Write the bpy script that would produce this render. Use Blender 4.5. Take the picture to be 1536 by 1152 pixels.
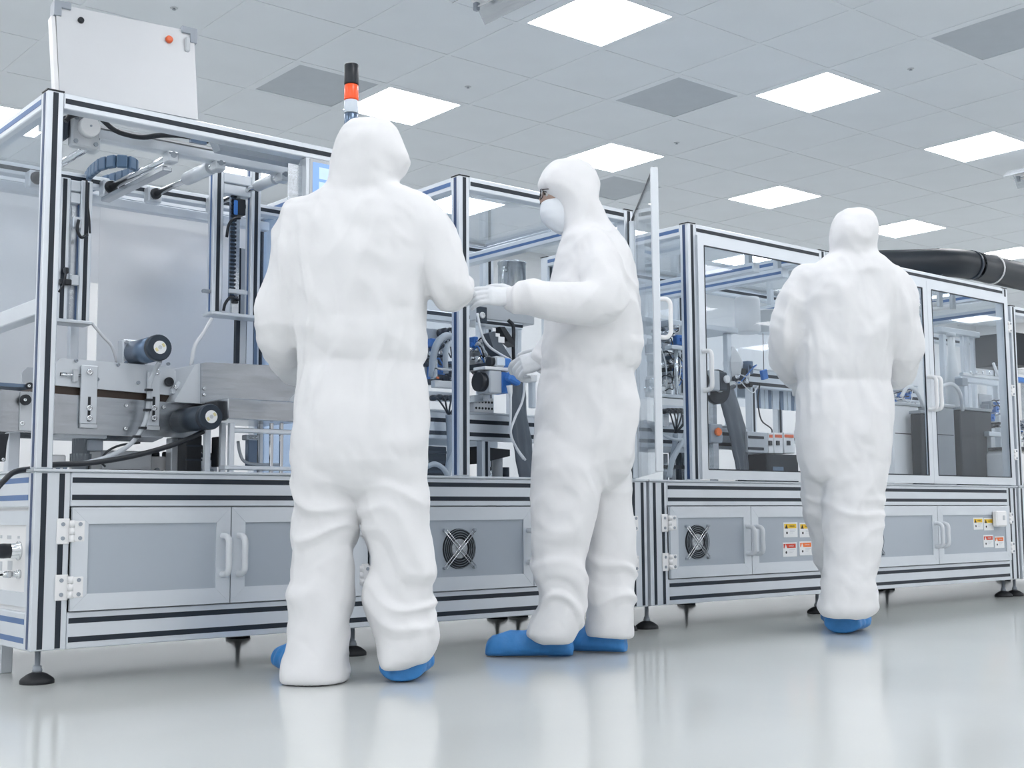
import bpy, bmesh, math, random
from mathutils import Vector, Matrix, noise

for _o in list(bpy.data.objects):
    bpy.data.objects.remove(_o, do_unlink=True)
S = bpy.context.scene
COL = S.collection
random.seed(7)

# ---------------------------------------------------------------- camera
CX, CY, FPX, CAMH = 768.0, 576.0, 1884.67, 0.52
_yaw, _pit, _rol = (math.radians(a) for a in (50.362, 5.8755, -0.3474))
FW = Vector((math.cos(_yaw) * math.cos(_pit), math.sin(_yaw) * math.cos(_pit), math.sin(_pit)))
_r = Vector((math.sin(_yaw), -math.cos(_yaw), 0)); _u = _r.cross(FW)
RT = math.cos(_rol) * _r + math.sin(_rol) * _u
UP = -math.sin(_rol) * _r + math.cos(_rol) * _u
CAM = Vector((0, 0, CAMH))
cam_data = bpy.data.cameras.new('camera'); cam = bpy.data.objects.new('camera', cam_data); COL.objects.link(cam)
cam_data.sensor_width = 36; cam_data.lens = FPX / 1536 * 36; cam_data.clip_start = 0.02; cam_data.clip_end = 100
cam.matrix_world = Matrix(((RT.x, UP.x, -FW.x, 0), (RT.y, UP.y, -FW.y, 0), (RT.z, UP.z, -FW.z, CAMH), (0, 0, 0, 1)))
S.camera = cam

# ---------------------------------------------------------------- world light (bright rest of the hall) and exposure
W = bpy.data.worlds.new('hall_ambient'); S.world = W; W.use_nodes = True
_bg = W.node_tree.nodes['Background']; _bg.inputs[0].default_value = (0.945, 0.955, 1.0, 1); _bg.inputs[1].default_value = 0.50
LIGHT_STRENGTH = 10.3
vs = S.view_settings
vs.view_transform = 'Standard'; vs.look = 'None'; vs.gamma = 1.0; vs.use_curve_mapping = False; vs.exposure = 0.12

# ---------------------------------------------------------------- helpers
def ray(px, py): return RT * (px - CX) + UP * (CY - py) + FW * FPX
def PY(px, py, y): d = ray(px, py); return CAM + d * (y / d.y)
def PXp(px, py, x): d = ray(px, py); return CAM + d * (x / d.x)
def PZ(px, py, z): d = ray(px, py); return CAM + d * ((z - CAMH) / d.z)
def project(p):
    v = Vector(p) - CAM; k = v.dot(FW)
    return (CX + FPX * v.dot(RT) / k, CY - FPX * v.dot(UP) / k, k)
Y0 = 3.95
def F(px, py): return PY(px, py, Y0)

class MB:
    """collects primitive shapes, built as one mesh object"""
    def __init__(s): s.v = []; s.f = []; s.mi = []; s.sm = []
    def _add(s, vs_, fs, m=0, sm=False):
        o = len(s.v); s.v += [tuple(q) for q in vs_]
        for f in fs: s.f.append([i + o for i in f]); s.mi.append(m); s.sm.append(sm)
        return s
    def box(s, x0, x1, y0, y1, z0, z1, m=0, c=0.0):
        if x0 > x1: x0, x1 = x1, x0
        if y0 > y1: y0, y1 = y1, y0
        if z0 > z1: z0, z1 = z1, z0
        return s.obox(Vector(((x0 + x1) / 2, (y0 + y1) / 2, (z0 + z1) / 2)), Vector(((x1 - x0) / 2, 0, 0)), Vector((0, (y1 - y0) / 2, 0)), Vector((0, 0, (z1 - z0) / 2)), m, c)
    def obox(s, ctr, ax, ay, az, m=0, c=0.0):
        ctr = Vector(ctr); ax = Vector(ax); ay = Vector(ay); az = Vector(az)
        if c <= 0:
            vs_ = [ctr + ax * i + ay * j + az * k for k in (-1, 1) for j in (-1, 1) for i in (-1, 1)]
            return s._add(vs_, [(0, 2, 3, 1), (4, 5, 7, 6), (0, 1, 5, 4), (2, 6, 7, 3), (0, 4, 6, 2), (1, 3, 7, 5)], m)
        A = [ax, ay, az]; L = [max(a.length, 1e-6) for a in A]; K = [max(0.0, 1 - min(c, l * 0.8) / l) for l in L]
        vs_ = []; idx = {}
        for sx in (-1, 1):
            for sy in (-1, 1):
                for sz in (-1, 1):
                    for d in range(3):
                        k = [K[0], K[1], K[2]]; k[d] = 1
                        idx[(sx, sy, sz, d)] = len(vs_)
                        vs_.append(ctr + A[0] * (sx * k[0]) + A[1] * (sy * k[1]) + A[2] * (sz * k[2]))
        fs = []
        for d in range(3):
            e, g = [q for q in range(3) if q != d]
            for sd in (-1, 1):
                loop = []
                for a, b in ((-1, -1), (1, -1), (1, 1), (-1, 1)):
                    t = [0, 0, 0]; t[d] = sd; t[e] = a; t[g] = b
                    loop.append(idx[(t[0], t[1], t[2], d)])
                fs.append(loop)
            for a in (-1, 1):                       # edge along axis d
                for b in (-1, 1):
                    lo = [0, 0, 0]; hi = [0, 0, 0]
                    lo[d] = -1; hi[d] = 1; lo[e] = hi[e] = a; lo[g] = hi[g] = b
                    fs.append([idx[(*lo, e)], idx[(*hi, e)], idx[(*hi, g)], idx[(*lo, g)]])
        for sx in (-1, 1):
            for sy in (-1, 1):
                for sz in (-1, 1): fs.append([idx[(sx, sy, sz, d)] for d in range(3)])
        # orient outward
        out = []
        for f in fs:
            p = [vs_[i] for i in f]; n = (p[1] - p[0]).cross(p[2] - p[0]); cc = sum(p, Vector()) / len(p)
            out.append(f if n.dot(cc - ctr) >= 0 else f[::-1])
        return s._add(vs_, out, m)
    def cyl(s, p0, p1, r0, r1=None, n=16, m=0, sm=True, caps=True):
        p0 = Vector(p0); p1 = Vector(p1); r1 = r0 if r1 is None else r1
        return s.lathe(p0, p1 - p0, [(0, r0), ((p1 - p0).length, r1)], n, m, sm, caps)
    def lathe(s, p, ax, prof, n=16, m=0, sm=True, caps=True):
        p = Vector(p); ax = Vector(ax).normalized()
        a = ax.cross(Vector((0, 0, 1)) if abs(ax.z) < 0.9 else Vector((1, 0, 0))).normalized(); b = ax.cross(a)
        vs_ = []; fs = []
        for t, r in prof:
            for i in range(n):
                th = 2 * math.pi * i / n
                vs_.append(p + ax * t + (a * math.cos(th) + b * math.sin(th)) * r)
        for k in range(len(prof) - 1):
            for i in range(n):
                j = (i + 1) % n
                fs.append((k * n + i, k * n + j, (k + 1) * n + j, (k + 1) * n + i))
        s._add(vs_, fs, m, sm)
        if caps:
            o = len(s.v) - len(vs_)
            s.f.append([o + i for i in range(n)][::-1]); s.mi.append(m); s.sm.append(False)
            s.f.append([o + (len(prof) - 1) * n + i for i in range(n)]); s.mi.append(m); s.sm.append(False)
        return s
    def tube(s, pts, r, n=8, m=0, smooth=4, flat=1.0):
        pts = [Vector(q) for q in pts]
        if smooth and len(pts) > 2:
            q = [pts[0] * 2 - pts[1]] + pts + [pts[-1] * 2 - pts[-2]]; res = []
            for i in range(1, len(q) - 2):
                for k in range(smooth):
                    t = k / smooth; a, b, c, d = q[i - 1], q[i], q[i + 1], q[i + 2]
                    res.append(0.5 * ((2 * b) + (c - a) * t + (2 * a - 5 * b + 4 * c - d) * t * t + (3 * b - a - 3 * c + d) * t ** 3))
            res.append(pts[-1]); pts = res
        vs_ = []; fs = []; prev = None
        for i, p in enumerate(pts):
            d = (pts[min(i + 1, len(pts) - 1)] - pts[max(i - 1, 0)]).normalized()
            if prev is None:
                a = d.cross(Vector((0, 0, 1)) if abs(d.z) < 0.9 else Vector((1, 0, 0))).normalized()
            else:
                a = (prev - d * prev.dot(d)).normalized()
            prev = a; b = d.cross(a); rr = r[min(i * len(r) // len(pts), len(r) - 1)] if isinstance(r, (list, tuple)) else r
            for k in range(n):
                th = 2 * math.pi * k / n; vs_.append(p + (a * math.cos(th) + b * math.sin(th) * flat) * rr)
        for i in range(len(pts) - 1):
            for k in range(n):
                j = (k + 1) % n; fs.append((i * n + k, i * n + j, (i + 1) * n + j, (i + 1) * n + k))
        o = len(s.v); s._add(vs_, fs, m, True)
        s.f.append([o + i for i in range(n)][::-1]); s.mi.append(m); s.sm.append(False)
        s.f.append([o + (len(pts) - 1) * n + i for i in range(n)]); s.mi.append(m); s.sm.append(False)
        return s
    def prism(s, poly, d, m=0, sm=False):
        """poly: list of 3d points (planar), extruded by vector d"""
        poly = [Vector(q) for q in poly]; d = Vector(d); n = len(poly)
        nn = sum(((poly[i] - poly[0]).cross(poly[(i + 1) % n] - poly[0]) for i in range(1, n - 1)), Vector())
        if nn.dot(d) > 0: poly = poly[::-1]
        vs_ = poly + [q + d for q in poly]
        fs = [list(range(n)), [n + i for i in range(n)][::-1]]
        s._add(vs_, fs, m)
        s._add(vs_, [(i, n + i, n + (i + 1) % n, (i + 1) % n) for i in range(n)], m, sm)
        return s
    def mesh(s, name, origin=(0, 0, 0)):
        me = bpy.data.meshes.new(name); o = Vector(origin)
        me.from_pydata([tuple(Vector(q) - o) for q in s.v], [], s.f)
        me.polygons.foreach_set('material_index', s.mi); me.polygons.foreach_set('use_smooth', s.sm)
        me.update()
        return me
    def build(s, name, mats, parent=None, label=None):
        org = root_loc(parent) if parent else Vector()
        me = s.mesh(name, org)
        for q in (mats if isinstance(mats, (list, tuple)) else [mats]): me.materials.append(q)
        return link(name, me, parent, label)

def link(name, me, parent=None, label=None, loc=None):
    o = bpy.data.objects.new(name, me); COL.objects.link(o)
    if parent: o.parent = parent
    if label: o['label'] = label
    if loc is not None: o.location = loc
    return o
def root_loc(o):
    while o.parent: o = o.parent
    return Vector(o.location)
def thing(name, label, cat, loc=(0, 0, 0), group=None):
    o = bpy.data.objects.new(name, None); COL.objects.link(o); o.location = loc; o.empty_display_size = 0.1
    return tag(o, label, cat, group)
def tag(o, label=None, cat=None, group=None, kind=None):
    if label: o['label'] = label
    if cat: o['category'] = cat
    if group: o['group'] = group
    if kind: o['kind'] = kind
    return o
def struct(name, mb, mat, label=None, cat=None):
    o = mb.build(name, mat); return tag(o, label, cat, None, 'structure')

# ---------------------------------------------------------------- materials
def mat(name, col, rough=0.5, metal=0.0, vary=0.0, scale=8.0, bump=0.0, bscale=40.0, emit=None, estr=0.0, spec=0.5, stretch=None, coat=0.0):
    m = bpy.data.materials.new(name); m.use_nodes = True; nt = m.node_tree; b = nt.nodes['Principled BSDF']
    c = (*col, 1)
    b.inputs['Base Color'].default_value = c; b.inputs['Roughness'].default_value = rough; b.inputs['Metallic'].default_value = metal
    b.inputs['Specular IOR Level'].default_value = spec
    if coat: b.inputs['Coat Weight'].default_value = coat; b.inputs['Coat Roughness'].default_value = 0.05
    tc = nt.nodes.new('ShaderNodeTexCoord'); mp = nt.nodes.new('ShaderNodeMapping')
    nt.links.new(tc.outputs['Object'], mp.inputs[0])
    if stretch: mp.inputs['Scale'].default_value = stretch
    nz = nt.nodes.new('ShaderNodeTexNoise'); nz.inputs['Scale'].default_value = scale; nz.inputs['Detail'].default_value = 4
    nt.links.new(mp.outputs[0], nz.inputs['Vector'])
    rp = nt.nodes.new('ShaderNodeValToRGB')
    rp.color_ramp.elements[0].position = 0.3; rp.color_ramp.elements[1].position = 0.7
    lo = 1 - max(vary, 0.015); hi = 1 + max(vary, 0.015) * 0.6
    rp.color_ramp.elements[0].color = (*[min(1, q * lo) for q in col], 1); rp.color_ramp.elements[1].color = (*[min(1, q * hi) for q in col], 1)
    nt.links.new(nz.outputs['Fac'], rp.inputs[0]); nt.links.new(rp.outputs[0], b.inputs['Base Color'])
    if bump:
        n2 = nt.nodes.new('ShaderNodeTexNoise'); n2.inputs['Scale'].default_value = bscale; n2.inputs['Detail'].default_value = 3
        nt.links.new(mp.outputs[0], n2.inputs['Vector'])
        bp = nt.nodes.new('ShaderNodeBump'); bp.inputs['Strength'].default_value = bump; bp.inputs['Distance'].default_value = 0.004
        nt.links.new(n2.outputs['Fac'], bp.inputs['Height']); nt.links.new(bp.outputs[0], b.inputs['Normal'])
    if emit: b.inputs['Emission Color'].default_value = (*emit, 1); b.inputs['Emission Strength'].default_value = estr
    return m
def clear_mat(name, tint, refl=1.0, alpha=0.0):
    """thin clear sheet: light passes straight through, fresnel reflection, faint haze"""
    m = bpy.data.materials.new(name); m.use_nodes = True; nt = m.node_tree; nt.nodes.clear()
    o = nt.nodes.new('ShaderNodeOutputMaterial'); tr = nt.nodes.new('ShaderNodeBsdfTransparent'); gl = nt.nodes.new('ShaderNodeBsdfGlossy'); df = nt.nodes.new('ShaderNodeBsdfDiffuse')
    tr.inputs[0].default_value = (*tint, 1); gl.inputs[0].default_value = (refl, refl, refl, 1); gl.inputs[1].default_value = 0.02
    df.inputs[0].default_value = (0.85, 0.88, 0.92, 1)
    lw = nt.nodes.new('ShaderNodeLayerWeight'); lw.inputs[0].default_value = 0.5
    pw = nt.nodes.new('ShaderNodeMath'); pw.operation = 'POWER'; pw.inputs[1].default_value = 4.0; nt.links.new(lw.outputs['Facing'], pw.inputs[0])
    fr = nt.nodes.new('ShaderNodeMath'); fr.operation = 'MULTIPLY_ADD'; fr.inputs[1].default_value = 0.5; fr.inputs[2].default_value = 0.018; nt.links.new(pw.outputs[0], fr.inputs[0])
    nz = nt.nodes.new('ShaderNodeTexNoise'); nz.inputs['Scale'].default_value = 3; mh = nt.nodes.new('ShaderNodeMath'); mh.operation = 'MULTIPLY'; mh.inputs[1].default_value = alpha * 2
    nt.links.new(nz.outputs['Fac'], mh.inputs[0])
    m1 = nt.nodes.new('ShaderNodeMixShader'); m2 = nt.nodes.new('ShaderNodeMixShader')
    nt.links.new(mh.outputs[0], m1.inputs[0]); nt.links.new(tr.outputs[0], m1.inputs[1]); nt.links.new(df.outputs[0], m1.inputs[2])
    nt.links.new(fr.outputs[0], m2.inputs[0]); nt.links.new(m1.outputs[0], m2.inputs[1]); nt.links.new(gl.outputs[0], m2.inputs[2])
    nt.links.new(m2.outputs[0], o.inputs[0])
    return m

M = {}
M['floor'] = mat('epoxy_floor', (0.62, 0.645, 0.63), 0.13, vary=0.05, scale=0.8, spec=0.6, bump=0.05, bscale=1.5)
M['wall'] = mat('white_wall', (0.80, 0.81, 0.82), 0.6, vary=0.02, scale=2)
M['tile'] = mat('ceiling_tile', (0.725, 0.765, 0.80), 0.75, vary=0.02, scale=3, bump=0.05, bscale=120)
M['tbar'] = mat('ceiling_tee_bar', (0.715, 0.755, 0.79), 0.5, vary=0.02)
M['vent'] = mat('vent_grey', (0.47, 0.51, 0.55), 0.7, vary=0.03, scale=10)
M['lamp'] = mat('lamp_diffuser', (1, 1, 1), 0.5, emit=(0.985, 0.975, 1.0), estr=LIGHT_STRENGTH)
M['alu'] = mat('anodised_aluminium', (0.71, 0.755, 0.80), 0.36, 0.45, vary=0.03, scale=6, stretch=(1, 1, 1))
M['slot'] = mat('black_slot_cover', (0.008, 0.016, 0.028), 0.45, vary=0.1)
M['slotblue'] = mat('blue_slot_cover', (0.075, 0.165, 0.37), 0.4, vary=0.1)
M['slotnavy'] = mat('navy_slot_cover', (0.022, 0.055, 0.15), 0.35, vary=0.1)
M['panel'] = mat('grey_door_panel', (0.42, 0.47, 0.525), 0.42, 0.1, vary=0.03, scale=2, coat=0.1)
M['steel'] = mat('brushed_steel', (0.50, 0.53, 0.56), 0.25, 0.9, vary=0.12, scale=5, stretch=(1, 1, 14), bump=0.03, bscale=60)
M['chrome'] = mat('polished_steel', (0.72, 0.74, 0.76), 0.14, 0.95, vary=0.03)
M['plate'] = mat('machined_plate', (0.64, 0.68, 0.72), 0.4, 0.4, vary=0.04, scale=5)
M['white'] = mat('white_plastic', (0.86, 0.865, 0.87), 0.4, vary=0.015)
M['board'] = mat('white_board', (0.83, 0.845, 0.86), 0.3, vary=0.015)
M['grey'] = mat('grey_plastic', (0.33, 0.37, 0.42), 0.45, vary=0.05)
M['lgrey'] = mat('light_grey_plastic', (0.55, 0.58, 0.61), 0.45, vary=0.04)
M['black'] = mat('black_plastic', (0.012, 0.016, 0.022), 0.4, vary=0.15)
M['rubber'] = mat('black_rubber', (0.016, 0.018, 0.022), 0.6, vary=0.15)
M['motor'] = mat('dark_motor_metal', (0.045, 0.06, 0.08), 0.35, 0.5, vary=0.1)
M['motorblue'] = mat('steel_blue_motor', (0.16, 0.22, 0.31), 0.28, 0.75, vary=0.05)
M['blue'] = mat('blue_plastic', (0.05, 0.21, 0.62), 0.4, vary=0.06)
M['bluechain'] = mat('blue_grey_cable_chain', (0.09, 0.16, 0.26), 0.45, vary=0.08)
M['red'] = mat('red_lens', (0.85, 0.10, 0.03), 0.25, vary=0.03, emit=(1.0, 0.13, 0.03), estr=0.25)
M['redbtn'] = mat('orange_red_button', (0.80, 0.14, 0.04), 0.35, vary=0.03)
M['clearlens'] = mat('frosted_lens', (0.72, 0.80, 0.88), 0.2, vary=0.05)
M['glass'] = clear_mat('clear_polycarbonate', (0.955, 0.972, 0.985), 0.9, 0.007)
M['hazy'] = clear_mat('hazy_polycarbonate', (0.93, 0.955, 0.98), 0.9, 0.03)
M['bluepane'] = clear_mat('blue_tint_acrylic', (0.70, 0.80, 0.93), 0.8, 0.08)
M['screen'] = mat('lcd_screen', (0.25, 0.42, 0.80), 0.2, emit=(0.20, 0.38, 0.80), estr=0.35)
M['screenhi'] = mat('lcd_window', (0.5, 0.65, 0.95), 0.2, emit=(0.45, 0.60, 0.95), estr=0.45)
M['suit'] = mat('white_nonwoven_coverall', (0.80, 0.805, 0.815), 0.75, vary=0.012, scale=14, bump=0.12, bscale=26, spec=0.2)
def crumple(m, scale=7.0, strength=0.55, dist=0.012):
    nt = m.node_tree; b = nt.nodes['Principled BSDF']; tc = nt.nodes.new('ShaderNodeTexCoord')
    n1 = nt.nodes.new('ShaderNodeTexNoise'); n1.inputs['Scale'].default_value = 3.0; n1.inputs['Detail'].default_value = 2
    mx = nt.nodes.new('ShaderNodeVectorMath'); mx.operation = 'MULTIPLY_ADD'; mx.inputs[1].default_value = (0.22, 0.22, 0.22)
    nt.links.new(tc.outputs['Object'], n1.inputs['Vector']); nt.links.new(n1.outputs['Color'], mx.inputs[0]); nt.links.new(tc.outputs['Object'], mx.inputs[2])
    n2 = nt.nodes.new('ShaderNodeTexNoise'); n2.noise_type = 'RIDGED_MULTIFRACTAL'; n2.inputs['Scale'].default_value = scale; n2.inputs['Detail'].default_value = 2.5; n2.inputs['Roughness'].default_value = 0.45
    nt.links.new(mx.outputs[0], n2.inputs['Vector'])
    bp = nt.nodes.new('ShaderNodeBump'); bp.inputs['Strength'].default_value = strength; bp.inputs['Distance'].default_value = dist
    old = b.inputs['Normal'].links
    if old: nt.links.new(old[0].from_socket, bp.inputs['Normal'])
    nt.links.new(n2.outputs['Fac'], bp.inputs['Height']); nt.links.new(bp.outputs[0], b.inputs['Normal'])
crumple(M['suit'], 7.5, 1.0, 0.018)
M['seam'] = mat('coverall_seam', (0.76, 0.77, 0.78), 0.75, vary=0.02)
M['mask'] = mat('white_face_mask', (0.80, 0.84, 0.885), 0.7, vary=0.02, spec=0.2)
M['glove'] = mat('white_latex_glove', (0.745, 0.77, 0.795), 0.5, vary=0.03, scale=20, bump=0.1, bscale=50)
M['palemark'] = mat('label_pale_yellow', (0.72, 0.66, 0.36), 0.45)
M['cover'] = mat('blue_shoe_cover', (0.045, 0.245, 0.60), 0.5, vary=0.08, scale=25, bump=0.5, bscale=38)
M['handle'] = mat('pale_grey_handle', (0.70, 0.73, 0.76), 0.35, 0.1, vary=0.02)
M['ring'] = mat('dark_guard_wire', (0.20, 0.23, 0.26), 0.35, 0.7, vary=0.1)
M['hatch'] = mat('hatch_grey_white', (0.66, 0.68, 0.705), 0.35, vary=0.015)
M['skin'] = mat('skin', (0.46, 0.32, 0.26), 0.5, vary=0.05, scale=30)
M['eyewhite'] = mat('eye_white', (0.75, 0.74, 0.72), 0.25)
M['iris'] = mat('eye_iris', (0.05, 0.03, 0.02), 0.2)
M['brow'] = mat('dark_brow', (0.03, 0.02, 0.017), 0.7)
M['sole'] = mat('dark_trouser', (0.02, 0.02, 0.022), 0.7)
M['yellow'] = mat('label_yellow', (0.85, 0.55, 0.03), 0.45)
M['dred'] = mat('label_red', (0.62, 0.055, 0.02), 0.45)
M['orange'] = mat('label_orange', (0.86, 0.17, 0.02), 0.45)
M['label'] = mat('label_white', (0.80, 0.82, 0.83), 0.45)
M['ink'] = mat('label_ink', (0.02, 0.02, 0.02), 0.5)
M['film'] = mat('dark_grey_film', (0.085, 0.105, 0.13), 0.42, vary=0.12, scale=9, bump=0.3, bscale=14)
M['hose'] = mat('grey_hose', (0.50, 0.54, 0.58), 0.4, vary=0.05)
M['whitehose'] = mat('white_cable', (0.74, 0.76, 0.78), 0.45, vary=0.02)
M['belt'] = mat('brown_belt', (0.055, 0.035, 0.025), 0.45, vary=0.3, scale=4)
M['smoke'] = clear_mat('smoked_cover', (0.72, 0.76, 0.80), 0.9, 0.12)
M['dkbox'] = mat('dark_grey_box', (0.018, 0.024, 0.032), 0.5, vary=0.1, scale=5, spec=0.25)
M['midbox'] = mat('mid_grey_box', (0.30, 0.325, 0.35), 0.45, vary=0.05)
M['duct'] = mat('black_duct', (0.018, 0.024, 0.032), 0.42, vary=0.15, scale=4, bump=0.1, bscale=20)
M['grate'] = mat('fan_hub_metal', (0.42, 0.45, 0.48), 0.45, 0.4, vary=0.35, scale=60)
# ================================================================ the room
ZC = 3.035
RX0, RX1, RY0, RY1 = -5.0, 16.0, -5.0, 9.2
b = MB(); b.box(RX0, RX1, RY0, RY1, -0.1, 0.0); struct('floor', b, M['floor'], 'glossy pale grey green epoxy floor of the clean room', 'floor')
b = MB(); b.box(RX0, RX1, RY1, RY1 + 0.15, 0, ZC + 0.1); struct('wall_back', b, M['wall'], 'plain white wall behind the machine line', 'wall')
b = MB(); b.box(RX1, RX1 + 0.15, RY0, RY1 + 0.15, 0, ZC + 0.1); struct('wall_right', b, M['wall'], 'plain white wall at the far end of the hall', 'wall')
b = MB(); b.box(RX0 - 0.15, RX0, RY0, RY1 + 0.15, 0, ZC + 0.1); struct('wall_left', b, M['wall'], 'plain white side wall left of the machines', 'wall')

TX, TY = 0.606, 0.594                         # ceiling module
LX0, LY0 = 4.32, 4.495                        # centre of one light panel
b = MB(); b.box(RX0, RX1, RY0, RY1, ZC + 0.03, ZC + 0.1)
ceiling = struct('ceiling', b, M['tile'], 'suspended white tile ceiling with a square grid', 'ceiling')
i0 = math.floor((RX0 - LX0) / TX) + 1; i1 = math.floor((RX1 - LX0) / TX)
j0 = math.floor((RY0 - LY0) / TY) + 1; j1 = math.floor((RY1 - LY0) / TY)
b = MB()
for i in range(i0, i1 + 2):
    x = LX0 + (i - 0.5) * TX
    if RX0 < x < RX1: b.box(x - 0.012, x + 0.012, RY0, RY1, ZC - 0.0025, ZC + 0.002)
for j in range(j0, j1 + 2):
    y = LY0 + (j - 0.5) * TY
    if RY0 < y < RY1: b.box(RX0, RX1, y - 0.012, y + 0.012, ZC - 0.003, ZC + 0.002)
b.build('ceiling_grid', M['tbar'], ceiling)
VENTS = {(2, 1), (-1, 3), (4, 4), (3, -2)}
cells = []
for i in range(i0, i1 + 1):
    for j in range(j0, j1 + 1):
        x, y = LX0 + i * TX, LY0 + j * TY
        px, py, k = project((x, y, ZC))
        vis = k > 0.3 and -60 < px < 1600 and -60 < py < 480
        cells.append((i, j, x, y, vis, k))
tm = MB(); tm.box(-TX / 2 + 0.004, TX / 2 - 0.004, -TY / 2 + 0.004, TY / 2 - 0.004, 0.0, 0.028, 0, 0.003); tile_me = tm.mesh('ceiling_tile'); tile_me.materials.append(M['tile'])
lf = MB()
for sx in (-1, 1):
    lf.box(sx * (TX / 2 - 0.004), sx * 0.262, -TY / 2 + 0.004, TY / 2 - 0.004, -0.002, 0.02)
    lf.box(-0.262, 0.262, sx * (TY / 2 - 0.004), sx * 0.262, -0.002, 0.02)
lf_me = lf.mesh('panel_frame'); lf_me.materials.append(M['tile'])
ld = MB(); ld.box(-0.262, 0.262, -0.262, 0.262, 0.001, 0.018); ld_me = ld.mesh('diffuser'); ld_me.materials.append(M['lamp'])
vf = MB()
for sx in (-1, 1):
    vf.box(sx * (TX / 2 - 0.004), sx * 0.262, -TY / 2 + 0.004, TY / 2 - 0.004, -0.002, 0.02)
    vf.box(-0.262, 0.262, sx * (TY / 2 - 0.004), sx * 0.262, -0.002, 0.02)
vf_me = vf.mesh('vent_frame'); vf_me.materials.append(M['tile'])
vp = MB(); vp.box(-0.262, 0.262, -0.262, 0.262, 0.002, 0.018); vp_me = vp.mesh('vent_face'); vp_me.materials.append(M['vent'])
LLAB = {(0, 0): 'large square ceiling light panel cut by the top edge of the photo', (3, 0): 'square ceiling light panel right of the grey vent in mid ceiling',
        (6, 0): 'square ceiling light panel cut by the right edge of the photo', (0, 3): 'square ceiling light panel right behind the signal tower and the nearest hood',
        (3, 3): 'square ceiling light panel just above the hood of the masked worker', (6, 3): 'square ceiling light panel high above the third glass enclosure',
        (9, 3): 'square ceiling light panel beside the hood of the farthest worker', (-3, 3): 'square ceiling light panel mostly hidden behind the raised white hatch', (-3, 6): 'square ceiling light panel behind the left side pane at the left edge', (0, 6): 'square ceiling light panel seen through the top of the left machine', (3, 6): 'square ceiling light panel seen through the roof of the middle enclosure', (6, 6): 'square ceiling light panel behind the shoulder of the masked worker', (9, 6): 'square ceiling light panel seen through the third enclosure door', (12, 6): 'square ceiling light panel hidden behind the farthest worker', (15, 6): 'square ceiling light panel seen through the double glass doors', (18, 6): 'square ceiling light panel low behind the machine at the right edge', (12, 3): 'square ceiling light panel above the black duct at the right edge'}
VLAB = {(2, 1): 'grey square ceiling vent between two light panels in mid ceiling', (-1, 3): 'grey square ceiling vent above the left machine, left of the signal tower',
        (4, 4): 'grey square ceiling vent behind the masked worker near the glass door edge', (3, -2): 'grey square ceiling vent in the top right corner'}
vis_tiles = []; rest = MB()
for i, j, x, y, vis, k in cells:
    if i % 3 == 0 and j % 3 == 0:
        t = thing('ceiling_light', LLAB.get((i, j), 'square ceiling light panel in the part of the hall outside the photo'), 'ceiling light', (x, y, ZC), 'recessed square ceiling light panels')
        link('panel_frame', lf_me, t); link('diffuser', ld_me, t)
    elif (i, j) in VENTS:
        t = thing('ceiling_vent', VLAB[(i, j)], 'vent', (x, y, ZC), 'grey square ceiling vents')
        link('vent_frame', vf_me, t); link('vent_face', vp_me, t)
    elif vis: vis_tiles.append((k, x, y))
    else: rest.box(x - TX / 2 + 0.004, x + TX / 2 - 0.004, y - TY / 2 + 0.004, y + TY / 2 - 0.004, ZC, ZC + 0.028)
vis_tiles.sort()
for k, x, y in vis_tiles[:290]: link('ceiling_tile', tile_me, ceiling, loc=(x, y, ZC))
for k, x, y in vis_tiles[290:]: rest.box(x - TX / 2 + 0.004, x + TX / 2 - 0.004, y - TY / 2 + 0.004, y + TY / 2 - 0.004, ZC, ZC + 0.028)
o = rest.build('ceiling_tile_field', M['tile'], ceiling); o['kind'] = 'stuff'
# small sprinkler heads
for n, (px, py, lab) in enumerate(((1366, 103, 'tiny metal sprinkler head on the ceiling at the upper right'), (702, 130, 'tiny metal sprinkler head on the ceiling left of the middle vent'),
                                  (261, 12, 'tiny metal sprinkler head on the ceiling above the raised white hatch'), (1015, 214, 'tiny metal sprinkler head on the ceiling beside the light over the masked worker'))):
    p = PZ(px, py, ZC); t = thing('sprinkler_head', lab, 'sprinkler', (p.x, p.y, ZC - 0.02), 'sprinkler heads')
    m_ = MB(); m_.lathe((p.x, p.y, ZC), (0, 0, -1), [(0, 0.020), (0.002, 0.019), (0.003, 0.010)], 12); m_.build('rosette', M['lgrey'], t)
    m_ = MB(); m_.lathe((p.x, p.y, ZC - 0.003), (0, 0, -1), [(0, 0.005), (0.004, 0.005), (0.005, 0.009), (0.007, 0.009)], 10); m_.build('nozzle', M['grey'], t)
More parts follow.
